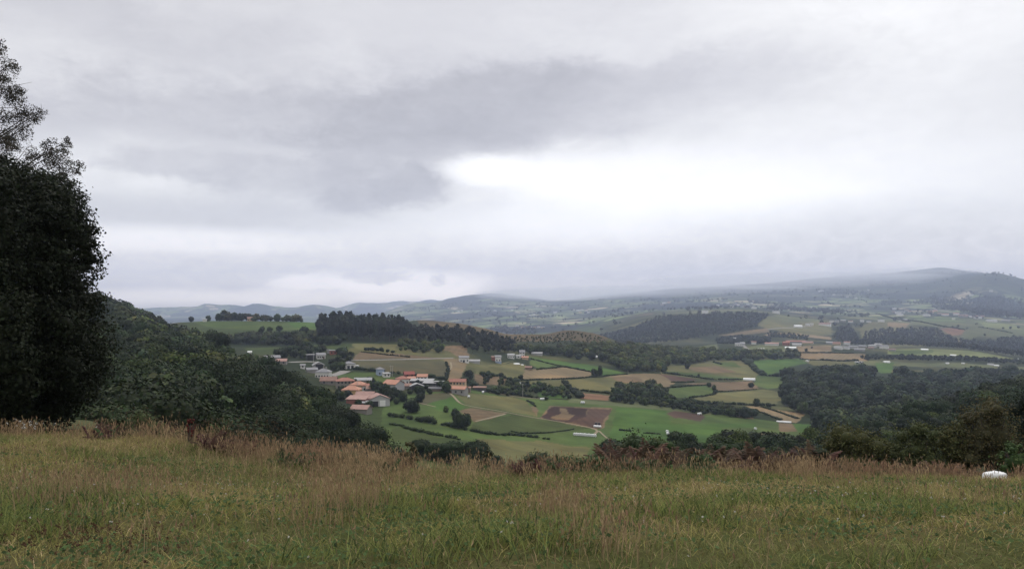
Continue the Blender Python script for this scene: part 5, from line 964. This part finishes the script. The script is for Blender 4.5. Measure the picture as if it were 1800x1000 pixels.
edge = [(58, 292, 34), (90, 300, 30), (112, 318, 28), (126, 350, 28), (138, 385, 26), (146, 418, 22), (133, 450, 28), (120, 480, 34), (143, 505, 18), (128, 535, 30), (140, 570, 34), (148, 605, 36), (152, 640, 34), (150, 672, 30), (132, 700, 30), (98, 722, 34), (60, 728, 36), (28, 730, 34), (-10, 728, 36), (10, 280, 38), (-40, 262, 40), (-90, 250, 44), (-150, 262, 46), (-200, 290, 50), (-245, 340, 52), (-280, 400, 52), (-300, 470, 55), (-300, 540, 55), (-290, 610, 52), (-260, 670, 48), (-190, 700, 45), (-110, 706, 42),
        (70, 330, 42), (95, 380, 46), (90, 430, 48), (80, 490, 52), (100, 550, 48), (100, 610, 52), (105, 665, 44), (20, 340, 55), (20, 420, 60), (20, 520, 60), (30, 600, 60), (40, 665, 52), (-60, 330, 62), (-60, 430, 66), (-60, 540, 66), (-50, 640, 62), (-150, 360, 66), (-150, 470, 68), (-150, 580, 66), (-150, 660, 55), (-225, 420, 60), (-230, 520, 62), (-225, 610, 58)]
edge = [(px - 26 + (10 if py > 540 else 0) if px > 0 else px, py + max(0, 40 - (py - 250) * .2), r_) for px, py, r_ in edge]
bl = px_blobs(edge[:32], YT, root_p, rb, .9)
for s_ in (-2.3, 0, 2.3):
    bl += [(x * .97, y + s_, z, r) for x, y, z, r in px_blobs(edge[32:], YT, root_p, rb, .7)]
bl += [(px, rb.uniform(-3.6, 3.6), z, r) for px, y, z, r in bl[:32] if rb.uniform() < .5]
oak = link('oak_tree', None, None, root_p); tag(oak, 'big dark leafy oak at the left edge of the photograph, on the meadow rim', 'tree')
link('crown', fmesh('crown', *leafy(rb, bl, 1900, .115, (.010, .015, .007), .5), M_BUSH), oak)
m = MB(); m.tube([(0, 0, -.4), (.05, .1, 1.2), (-.1, .1, 3.2), (.1, 0, 5.6), (0, .1, 8.2)], [.42, .33, .27, .18, .08], 10)
for k in range(11):
    z = rb.uniform(1.6, 6.5); a = rb.uniform(0, 6.28); L = rb.uniform(2.2, 4.2); m.tube([(0, .1, z), (math.cos(a) * L * .5, math.sin(a) * L * .5, z + L * .22), (math.cos(a) * L, math.sin(a) * L, z + L * .45)], [.13, .09, .03], 6)
link('trunk', m.mesh('trunk', M_BARK, True), oak)
# a taller thin leaved birch behind it
YB = 33.0; bx = (-70 - CX) / F * YB; rp = (bx, YB, float(mz(bx, YB)))
tw = [(2, 95, 14), (8, 120, 16), (14, 150, 18), (-6, 150, 26), (18, 185, 20), (0, 195, 28), (36, 196, 16), (50, 205, 13), (20, 222, 24), (2, 240, 26), (42, 262, 16), (60, 268, 18), (84, 258, 15), (96, 252, 12), (98, 275, 20), (118, 292, 16), (76, 292, 24), (104, 312, 22), (126, 318, 12), (40, 290, 26), (12, 270, 30), (-40, 120, 30), (-70, 90, 28), (-60, 170, 36), (-110, 150, 34), (-120, 210, 38), (-50, 230, 38), (-150, 260, 38), (-30, 290, 36), (130, 345, 12), (-90, 60, 22), (-20, 70, 12), (8, 104, 8), (56, 188, 8), (98, 240, 7), (132, 300, 7)]
bb = px_blobs(tw, YB, rp, rb, .9)
birch = link('birch_tree', None, None, rp); tag(birch, 'taller thin leaved birch rising above the dark oak at the left edge', 'tree')
sub = []
for (x, y, z, r) in bb:
    for j in range(6): d = rb.normal(size=3); d /= np.linalg.norm(d); sub.append((x + d[0] * r * .85, y + d[1] * r * .85, z + d[2] * r * .8, r * rb.uniform(.45, .8)))
link('crown', fmesh('crown', *leafy(rb, sub, 1500, .058, (.04, .04, .03), 0, .8, .3), M_BUSH), birch)
m = MB(); top = (( -60 - CX) / F * YB - rp[0], 0, (HY - 70) / F * YB - rp[2]); m.tube([(0, 0, -.3), (.1, 0, 4), (.15, 0, 9), top], [.22, .18, .11, .03], 9); link('trunk', m.mesh('trunk', M_BIRCH, True), birch)
m = MB()
for (x, y, z, r) in bb:
    z0 = max(2.5, z - abs(x) * .75 - 1.0); m.tube([(.1, 0, z0), (x * .5, y * .5, z0 + (z - z0) * .65), (x, y, z)], [.05, .032, .01], 5)
    for j in range(6): d = rb.normal(size=3) * r * .9; m.tube([(x, y, z), (x + d[0], y + d[1], z + d[2] * .8)], [.012, .004], 4)
link('branches', m.mesh('branches', M_BARK), birch)

# soft willow-like bushes beyond the right brow, and shrubs along the brow
def bush(px, Y, pyt, wpx, label, seed, col=(.060, .066, .024), leaf=.10, name='bush', cat='bush', dens=900, zb=None, sq=1.0):
    rg = np.random.default_rng(seed); x = (px - CX) / F * Y; z = (float(mz(x, Y)) if Y < 32 else Hh(x, Y)) if zb is None else zb
    top = (HY - pyt) / F * Y - z; w = wpx * Y / F / 2 * (1.15 if Y > 40 else 1); bl = [(0, 0, top * .5, min(w * .85, top * .5))]
    for k in range(26):
        a = rg.uniform(0, 6.28); q = rg.uniform(0, .78) ** .6; e = rg.uniform(.05, .86); hw_ = w * min(1, 1.25 * math.sqrt(max(0, 1 - e ** 2.2)))
        r = w * rg.uniform(.2, .36); bl.append((math.cos(a) * max(hw_ - r, 0) * q * 1.2, math.sin(a) * max(hw_ - r, 0) * q * 1.2, min(top * e, top - r * .9) + .1, r))
    o = link(name, None, None, (x, Y, z)); tag(o, label, cat)
    link('foliage', fmesh('foliage', *leafy(rg, bl, dens, leaf, col, .62, .95), M_BUSH), o)
    m = MB()
    for k in range(5): a = rg.uniform(0, 6.28); m.tube([(0, 0, -.3), (math.cos(a) * w * .25, math.sin(a) * w * .25, top * .35), (math.cos(a) * w * .55, math.sin(a) * w * .55, top * .75)], [.06, .045, .015], 5)
    link('stem', m.mesh('stem', M_BARK), o); return o
for a in [(1500, 46, 742, 120, 'rounded olive green bush beyond the brow, leftmost of the soft bushes at the right', 61), (1546, 47, 738, 80, 'olive bush with a pointed top, second of the soft bushes at the right', 62, (.056, .070, .026)),
          (1617, 45, 737, 96, 'broad rounded bush in the middle of the soft bushes at the right', 63, (.056, .070, .026)), (1680, 44, 742, 80, 'olive green bush leaning on the tall one at the right', 64), (1740, 43, 699, 104, 'tallest soft bush near the right edge with a brownish crown', 65, (.058, .056, .025)),
          (1835, 50, 690, 120, 'dark bush cut by the right edge of the photograph', 66, (.012, .02, .011)), (1580, 54, 755, 60, 'dark bush in the gap between the soft bushes at the right', 67, (.012, .02, .011))]:
    bush(*a)
for a in [(1785, 21.5, 778, 60, 'bright green leafy shrub behind the white plastic at the right', 71, (.05, .085, .03), .06, 'shrub', 'shrub', 1500), (1120, 24, 764, 90, 'green shrub standing above the bracken, left of centre right', 72, (.045, .07, .035), .07, 'shrub', 'shrub', 1300),
          (1160, 24, 776, 80, 'low green shrub right of the one above the bracken', 73, (.045, .075, .03), .07, 'shrub', 'shrub', 1300), (1085, 24, 780, 60, 'grey green shrub left of the one above the bracken', 74, (.06, .075, .045), .07, 'shrub', 'shrub', 1300),
          (1270, 25, 778, 110, 'dark green shrub behind the bracken in the right half', 75, (.03, .05, .025), .08, 'shrub', 'shrub', 1200), (1370, 26, 786, 90, 'dark green shrub at the right end of the bracken', 76, (.032, .05, .025), .08, 'shrub', 'shrub', 1200),
          (1000, 20.0, 808, 70, 'low leafy bramble in the centre of the meadow edge', 77, (.05, .08, .035), .05, 'bramble', 'shrub', 1900), (1050, 19.5, 806, 60, 'low bramble right of the central one', 78, (.05, .082, .035), .05, 'bramble', 'shrub', 1900),
          (1235, 19.5, 805, 60, 'low green bramble in front of the bracken', 79, (.045, .075, .032), .05, 'bramble', 'shrub', 1900), (945, 20.5, 800, 70, 'grey green bramble left of the centre on the meadow edge', 80, (.06, .075, .045), .05, 'bramble', 'shrub', 1900),
          (600, 19, 800, 80, 'low green bramble under the dry grass left of centre', 81, (.045, .075, .032), .05, 'bramble', 'shrub', 1900), (545, 18.8, 800, 60, 'small bramble left of the one under the dry grass', 82, (.045, .072, .032), .05, 'bramble', 'shrub', 1900),
          (250, 26, 728, 70, 'tangled green weeds at the foot of the oak, right side', 83, (.055, .075, .03), .06, 'shrub', 'shrub', 1400), (212, 27, 732, 60, 'small green shrub close to the oak', 84, (.04, .06, .03), .06, 'shrub', 'shrub', 1400), (720, 22, 778, 40, 'thin brownish shrub at the right end of the left wood', 86, (.07, .07, .035), .05, 'shrub', 'shrub', 1000),
          (1440, 21, 792, 50, 'small dark shrub between the bracken and the dry grass', 87, (.035, .045, .025), .06, 'shrub', 'shrub', 1400), (852, 20.5, 792, 40, 'dark weedy shrub in the gap before the round tree', 88, (.04, .05, .03), .05, 'shrub', 'shrub', 1400)]:
    bush(*a)
bush(335, 21, 738, 22, 'small shrub with crimson leaves in front of the dark left wood', 85, (.11, .022, .02), .05, 'red_shrub', 'shrub', 700, zb=float(mz(-8.5, 21)) + .1)

# ------------------------------------------------------------------ meadow vegetation
def ribbons(rg, x, y, h, w, lean, col, z=None, curl=1.0, azim=None):
    n = len(x); z = mz(x, y) if z is None else z; a = rg.uniform(0, 2 * math.pi, n) if azim is None else azim
    dx, dy = np.cos(a), np.sin(a); f = rg.uniform(0, math.pi, n); sx, sy = np.cos(f) * w / 2, np.sin(f) * w / 2
    P = []
    for t_, k in ((0, 1), (.55, .8), (1, .18)):
        bx = x + dx * h * lean * t_ ** 1.8 * curl; by = y + dy * h * lean * t_ ** 1.8 * curl; bz = z - .02 + h * (t_ - .25 * lean * t_ * t_)
        P.append(np.stack([bx - sx * k, by - sy * k, bz], 1)); P.append(np.stack([bx + sx * k, by + sy * k, bz], 1))
    V = np.stack(P, 1).reshape(-1, 3); b = np.arange(n)[:, None] * 6
    Fq = np.concatenate([b + np.array([[0, 1, 3, 2]]), b + np.array([[2, 3, 5, 4]])], 1).reshape(-1, 4)
    tip = P[-2]; return V, Fq, np.repeat(col, 6, 0), tip
def pxof(x, y): return CX + F * x / y
CG = np.array((.165, .165, .045)); CO = np.array((.235, .205, .080)); CS = np.array((.40, .30, .175)); CR = np.array((.29, .185, .12)); CDG = np.array((.065, .10, .036))
rg = np.random.default_rng(5)
NT_ = 21000; u = rg.uniform(-.86, .86, NT_); Y = 3.1 + (25.5 - 3.1) * rg.uniform(0, 1, NT_) ** .82; tx, ty = u * Y, Y
nb = 15; x = np.repeat(tx, nb); y = np.repeat(ty, nb); sp = .05 + .012 * y; x = x + rg.normal(0, 1, len(x)) * sp; y = y + rg.normal(0, 1, len(y)) * sp
g1 = fbm(x / 2.2, y / 2.2, 4, 71); g2 = fbm(x / .7, y / .7, 3, 72); g3 = fbm(x / 5, y / 3.5, 3, 73); tuft = np.repeat(rg.uniform(0, 1, NT_), nb)
h = (.10 + .10 * rg.uniform(0, 1, len(x)) + .16 * np.clip(g2 + .15, 0, 1) + .10 * np.clip(g1, 0, 1)) * (.45 + .95 * tuft ** 2) * np.interp(y, [3, 12, 20], [.42, .58, .85])
mixv = np.clip(.55 + g1 * 2.0 + (tuft - .5) * .5 + rg.normal(0, .16, len(x)), 0, 1)[:, None]
col = CG * (1 - mixv) + CO * mixv
dg = (g3 + g1 * .4 < -.04) & (rg.uniform(0, 1, len(x)) < .8); col[dg] = col[dg] * .45 + CDG * .55
st = rg.uniform(0, 1, len(x)) < np.interp(y, [4, 9], [.45, 1]) * (.10 + .30 * np.clip(g1 + g3 + .05, 0, 1)); col[st] = CS * rg.uniform(.6, 1.05, (st.sum(), 1))
ru = rg.uniform(0, 1, len(x)) < .03 + .05 * (y > 14); col[ru] = CR * rg.uniform(.5, 1., (ru.sum(), 1))
col *= rg.uniform(.45, 1.6, (len(x), 1)); col[:, :] *= (.85 + .3 * tuft)[:, None]
V, Fq, c, _ = ribbons(rg, x, y, h, .0042 * (1 + y / 9), rg.uniform(.3, 1.5, len(x)), col)
tag(link('meadow_grass', raw_mesh('meadow_grass', V, Fq, c, [M_GRASS])), 'rough olive green grass covering the meadow', 'grass', kind='stuff')
# tall dry stalks with seed heads
def stalks(name, label, x, y, h, col, rg, headl=.07, headw=.006, lean=.25, zoff=0, hcol=None):
    w = .0022 * (1 + y / 7); V, Fq, c, tip = ribbons(rg, x, y, h, w, rg.uniform(.05, lean, len(x)), col, z=mz(x, y) + zoff)
    n = len(x); L = headl * rg.uniform(.6, 1.4, n); Vs = [V]; Fs = [Fq]; Cs = [c]; b = len(V)
    for k in range(3):
        a = rg.uniform(0, 6.28, n); q = headw * (1 + y / 16) * rg.uniform(.6, 1.3, n); s = np.stack([np.cos(a) * q, np.sin(a) * q, 0 * q], 1); up = np.stack([rg.normal(0, .25, n) * L, rg.normal(0, .25, n) * L, L], 1); p0 = tip - up * .35 * (k * .5 + .4)
        Vh = np.stack([p0, p0 + up * .45 + s, p0 + up, p0 + up * .5 - s], 1).reshape(-1, 3); Vs.append(Vh); Fs.append(np.arange(4 * n).reshape(n, 4) + b); b += 4 * n
        Cs.append(np.repeat((col if hcol is None else hcol) * rg.uniform(.8, 1.25, (n, 1)), 4, 0))
    tag(link(name, raw_mesh(name, np.concatenate(Vs), np.concatenate(Fs), np.concatenate(Cs), [M_GRASS])), label, 'grass', kind='stuff')
N = 120000; u = rg.uniform(-.86, .86, N); Y = rg.uniform(14.0, 25.5, N); x = u * Y; y = Y; pxx = pxof(x, y)
ye = np.interp(pxx, [-300, 0, 150, 300, 500, 700, 1000, 1400, 1800, 2100], [27, 25.5, 24.5, 21, 19.6, 19.2, 19.2, 19.2, 20., 20.])
band = np.exp(-((y - ye) / np.where(y > ye, 1.6, 2.4)) ** 2)
amt = np.interp(pxx, [-300, 0, 120, 200, 330, 430, 520, 640, 720, 780, 900, 1030, 1090, 1350, 1430, 1500, 1700, 1900], [.5, .5, .55, .95, .9, .6, .75, .9, .95, .75, .30, .22, .22, .35, .7, .95, .9, .8])
dn = band * amt * np.clip(.45 + fbm(x / 1.1, y / 1.3, 3, 81) * 5.5, .04, 1)
bagm = (pxx > 1712) & (pxx < 1782) & (y < 21.2) & (y > 16.8)
k_ = (rg.uniform(0, 1, N) < dn) & ~(bagm & (rg.uniform(0, 1, N) < .85)); x, y, pxx = x[k_], y[k_], pxx[k_]
n = len(x); tc_ = np.clip(fbm(x / 1.5, y / 1.5, 3, 82) * 3 + .35 + .6 * np.interp(pxx, [1400, 1550], [0, .6]), 0, 1)[:, None]
col = (CS * (1 - tc_) + CR * tc_) * rg.uniform(.55, 1.1, (n, 1)); h = rg.uniform(.24, .64, n) * (.5 + 1.3 * np.clip(fbm(x / .9, y, 3, 83) + .3, 0, 1)) * np.interp(pxx, [0, 200, 700, 900], [.9, 1, 1.0, .85])
stalks('dry_grass', 'tall straw coloured seeding grass along the meadow edge', x, y, h, col, rg, .09, .0034, .95)
# dry patches and lone stalks out in the meadow
X = []; Yy = []; H = []; 
for (px, py, sx_, sy_, nn_, hh) in [(190, 880, 75, 1.1, 900, .42), (120, 880, 60, 1.2, 420, .4), (600, 900, 45, .7, 800, .46), (560, 850, 60, 1.2, 420, .45), (985, 905, 26, .6, 420, .42), (450, 815, 26, .8, 320, .5), (1320, 880, 300, 4, 450, .3), (330, 840, 160, 2.4, 350, .34), (860, 870, 260, 3, 400, .3), (1650, 870, 160, 3, 500, .34), (60, 810, 90, 3, 800, .45), (1010, 960, 40, .4, 160, .34), (1090, 960, 30, .4, 180, .34), (150, 930, 60, .4, 60, .4), (310, 990, 60, .3, 50, .45), (900, 940, 900, 1.4, 450, .26), (700, 850, 60, 1.6, 400, .45), (1780, 900, 60, 2, 260, .4)]:
    a = G_y = (HY - py); Yc = 4.87
    for _ in range(30): Yc = -float(mz((px - CX) / F * Yc, Yc)) * F / (py - HY)
    q = rg.normal(0, 1, (nn_, 2)); q = q[:int(nn_ * .6)]; nn_ = len(q); hh *= .85; yy = Yc + q[:, 1] * sy_; xx = (px + q[:, 0] * sx_ - CX) / F * Yc; ok = (yy > 3.2) & (yy < 20)
    X.append(xx[ok]); Yy.append(yy[ok]); H.append(hh * rg.uniform(.55, 1.25, ok.sum()))
x = np.concatenate(X); y = np.concatenate(Yy); h = np.concatenate(H); n = len(x); col = np.where(rg.uniform(0, 1, (n, 1)) < .7, CS * .8, CR * .9) * rg.uniform(.6, 1.15, (n, 1))
stalks('dry_stalks', 'thin dry stalks standing in patches out in the meadow', x, y, h, col, rg, .05, .0035, .5)
# taller green tussocks
N = 15000; u = rg.uniform(-.8, .8, N); Y = rg.uniform(5, 22, N); x = u * Y; y = Y; k_ = rg.uniform(0, 1, N) < np.clip(fbm(x / 1.3, y / 1.6, 3, 91) * 5 - .25, 0, 1); x, y = x[k_], y[k_]; x = np.repeat(x, 9) + rg.normal(0, .07, len(x) * 9); y = np.repeat(y, 9) + rg.normal(0, .07, len(y) * 9); n = len(x)
col = (CG * .85 * (rg.uniform(0, 1, (n, 1)) < .7) + CO * .0 + CDG * .9) * rg.uniform(.5, 1.15, (n, 1)); V, Fq, c, _ = ribbons(rg, x, y, rg.uniform(.09, .26, n), .005 * (1 + y / 9), rg.uniform(.3, 1.1, n), col)
tag(link('tussock_grass', raw_mesh('tussock_grass', V, Fq, c, [M_GRASS])), 'darker green tussocks of long grass in the meadow', 'grass', kind='stuff')
# clover and small broad leaves close to the ground, with pale flower heads
N = 52000; u = rg.uniform(-.8, .8, N); Y = 3.2 + 13 * rg.uniform(0, 1, N) ** .9; x = u * Y; y = Y; k_ = rg.uniform(0, 1, N) < np.clip(fbm(x / .9, y / .7, 3, 93) * 3 + .22, 0, 1); x, y = x[k_], y[k_]; n = len(x)
C = np.stack([x, y, mz(x, y) + rg.uniform(.02, .13, n)], 1); V, Fq = quads(C, np.stack([rg.normal(0, .5, n), rg.normal(0, .5, n) - .3, np.ones(n)], 1), rg.uniform(.014, .032, n) * (1 + y / 14), rg)
tag(link('clover', raw_mesh('clover', V, Fq, np.repeat(np.array((.06, .095, .032)) * rg.uniform(.5, 1.5, (n, 1)), 4, 0), [M_GRASS])), 'clover and small weeds low in the near grass', 'ground cover', kind='stuff')
N = 420; u = rg.uniform(-.8, .8, N); Y = 3.6 + 9 * rg.uniform(0, 1, N) ** .8; x = u * Y; y = Y; k_ = rg.uniform(0, 1, N) < np.clip(fbm(x / 1.2, y / .9, 3, 95) * 4 + .45, .05, 1); x, y = x[k_], y[k_]; n = len(x)
C = np.stack([x, y, mz(x, y) + rg.uniform(.13, .24, n)], 1); C = np.repeat(C, 3, 0) + rg.normal(0, .004, (3 * n, 3)); V, Fq = quads(C, rg.normal(size=C.shape), np.full(3 * n, .017), rg)
tag(link('wildflower', raw_mesh('wildflower', V, Fq, np.tile((.42, .40, .36), (len(V), 1)), [M_GRASS])), 'tiny pale clover flowers dotted through the near grass', 'flowers', kind='stuff')
def spot(px, py):
    Yc = 6.
    for _ in range(40): Yc = .5 * Yc + .5 * (-float(mz((px - CX) / F * Yc, Yc)) * F / (py - HY))
    return (px - CX) / F * Yc, Yc
# brown seed heads of dock / knapweed in the near left corner
def seedheads(name, label, cat, spots, col, seed, hh=(.12, .32), hs=.022):
    rg = np.random.default_rng(seed); X = []; Yy = []
    for (px, py, sx_, sy_, n) in spots:
        x0, y0 = spot(px, py); X.append(x0 + rg.normal(0, sx_, n)); Yy.append(y0 + rg.normal(0, sy_, n))
    x = np.concatenate(X); y = np.concatenate(Yy); n = len(x); h = rg.uniform(*hh, n)
    V, Fq, c, tip = ribbons(rg, x, y, h, np.full(n, .004), rg.uniform(.05, .5, n), np.tile((.07, .055, .03), (n, 1)))
    C = np.repeat(tip, 7, 0) + rg.normal(0, hs * .45, (7 * n, 3)); V2, F2 = quads(C, rg.normal(size=C.shape), hs * rg.uniform(.6, 1.2, 7 * n), rg)
    tag(link(name, raw_mesh(name, np.concatenate([V, V2]), np.concatenate([Fq, F2 + len(V)]), np.concatenate([c, np.repeat(np.array(col) * rg.uniform(.5, 1.5, (7 * n, 1)), 4, 0)]), [M_GRASS])), label, cat, kind='stuff')
seedheads('knapweed', 'dark brown seed heads of weeds in the near left corner', 'weeds', [(150, 965, .35, .3, 75), (90, 945, .35, .3, 35), (250, 960, .3, .25, 30), (40, 985, .3, .2, 20), (200, 990, .3, .2, 26)], (.085, .048, .03), 31, (.08, .2), .017)
seedheads('white_weed', 'white flowering weeds under the oak at the left edge', 'weeds', [(20, 770, .5, .6, 14), (45, 772, .4, .5, 9)], (.55, .55, .52), 32, (.35, .6), .035)
seedheads('dark_weed', 'dark dead weed heads along the brow of the meadow', 'weeds', [(470, 800, .5, .4, 80), (430, 802, .5, .4, 60), (860, 826, .6, .5, 80), (930, 828, .7, .5, 70), (1700, 835, .6, .5, 60), (350, 795, .6, .5, 70), (240, 770, .6, .6, 80), (1480, 830, .6, .5, 60)], (.06, .045, .03), 33, (.45, 1.0), .035)
# bracken
rg = np.random.default_rng(9)
def bracken(name, label, pts, col, n_leaf=22):
    Vs = []; Fs = []; Cs = []; b = 0
    for (x, y, L) in pts:
        a = rg.uniform(0, 6.28); el = rg.uniform(.5, 1.2); t_ = np.linspace(.2, 1, n_leaf); z0 = float(mz(x, y)); d = np.array((math.cos(a), math.sin(a)))
        cx_ = x + d[0] * L * t_ * math.cos(el) * .9; cy_ = y + d[1] * L * t_ * math.cos(el) * .9; cz_ = z0 + L * (t_ * math.sin(el) * 1.25 - .5 * t_ ** 2 * .9)
        for s in (-1, 1):
            l = L * .26 * (1.1 - t_) * rg.uniform(.7, 1.2, n_leaf) + .02; e = np.stack([-d[1] * s * l + d[0] * l * .3, d[0] * s * l + d[1] * l * .3, -l * rg.uniform(0, .7, n_leaf)], 1); c0 = np.stack([cx_, cy_, cz_], 1)
            wv_ = np.array((d[0], d[1], .1)) * L * .03; V = np.stack([c0 - wv_, c0 + e * .5 - wv_ * 1.3, c0 + e, c0 + e * .4 + wv_ * 1.3], 1).reshape(-1, 3)
            Vs.append(V); Fs.append(np.arange(4 * n_leaf).reshape(-1, 4) + b); b += 4 * n_leaf; Cs.append(np.tile(np.array(col) * rg.uniform(.5, 1.35), (4 * n_leaf, 1)) * np.array((1, rg.uniform(.8, 1.2), 1)))
    tag(link(name, raw_mesh(name, np.concatenate(Vs), np.concatenate(Fs), np.concatenate(Cs), [M_GRASS])), label, 'bracken', kind='stuff')
def bpts(lst):
    o = []
    for (px0, px1, y0, y1, n, L0, L1) in lst:
        for k in range(n):
            px, yy = rg.uniform(px0, px1), rg.uniform(y0, y1)
            if fbm(np.array([px / 38.]), np.array([yy / 1.2]), 3, 55)[0] > -.12: o.append(((px - CX) / F * yy, yy, rg.uniform(L0, L1)))
    return o
bracken('rust_bracken', 'rust brown dead bracken along the right half of the brow', bpts([(1060, 1440, 20.2, 23.0, 560, .6, 1.3), (1100, 1380, 19.2, 21.5, 200, .4, 1.0), (1430, 1700, 20, 22.5, 180, .4, .8), (900, 1060, 20, 22, 170, .4, .75)]), (.10, .062, .042))
bracken('purple_bracken', 'dark purplish dead ferns among the dry grass on the left', bpts([(330, 440, 19.5, 21.5, 130, .4, .7), (920, 1000, 18.5, 20.5, 120, .35, .6), (160, 300, 22, 25, 110, .4, .7)]), (.085, .042, .035))
bracken('green_fern', 'green ferns and nettles along the brow', bpts([(960, 1260, 18.0, 20.0, 200, .3, .6), (480, 700, 17.5, 19.5, 150, .3, .55), (180, 330, 22, 26, 110, .4, .8), (820, 960, 19, 21, 70, .3, .6), (1480, 1560, 19, 21, 50, .3, .6)]), (.045, .075, .028))
# white plastic
x0, y0 = (1748 - CX) / F * 21.0, 21.0; tag(link('plastic_bag', rumple('plastic_bag', .62, .45, .30, 24, MATS['white_sheet'], 8), None, (x0, y0, float(mz(x0, y0)))), 'crumpled white plastic bag in the dry grass near the right edge', 'plastic bag')

# ------------------------------------------------------------------ air
def volume(name, me, dens, colr, label, kind='stuff'):
    m = bpy.data.materials.new(name); m.use_nodes = True; q = NT(m.node_tree); q.n.clear(); o_ = q.node('ShaderNodeOutputMaterial'); v = q.node('ShaderNodeVolumePrincipled')
    v.inputs['Density'].default_value = dens; v.inputs['Color'].default_value = (*colr, 1); v.inputs['Anisotropy'].default_value = .7; q.l.new(v.outputs[0], o_.inputs['Volume'])
    me.materials.append(m); o = link(name, me); tag(o, label, kind=kind); return o
mb = MB(); mb.box(-14800, 14800, -120, 12600, -420, 560); me = bpy.data.meshes.new('haze'); me.from_pydata(mb.v, [], mb.f)
volume('haze', me, 1.2e-4, (.66, .755, 1.0), 'pale blue haze filling the valley')
for (px, py, Y, rx, ry, rz, dn_) in [(1180, 516, 6900, 1700, 800, 72, 1.0e-3), (1430, 496, 6800, 1500, 850, 80, 1.0e-3), (1010, 520, 7000, 900, 600, 60, .9e-3), (1600, 486, 6800, 600, 700, 70, .8e-3)]:
    sv, sf = sphere_mesh(40, 24); sv = sv * (rx, ry, rz) + ((px - CX) / F * Y, Y, (HY - py) / F * Y); me = bpy.data.meshes.new('low_cloud'); me.from_pydata([tuple(v) for v in sv], [], [tuple(dict.fromkeys(f)) for f in sf.tolist()])
    volume('low_cloud', me, dn_, (.95, .96, 1.), 'grey rain cloud veiling the tops of the far hills')
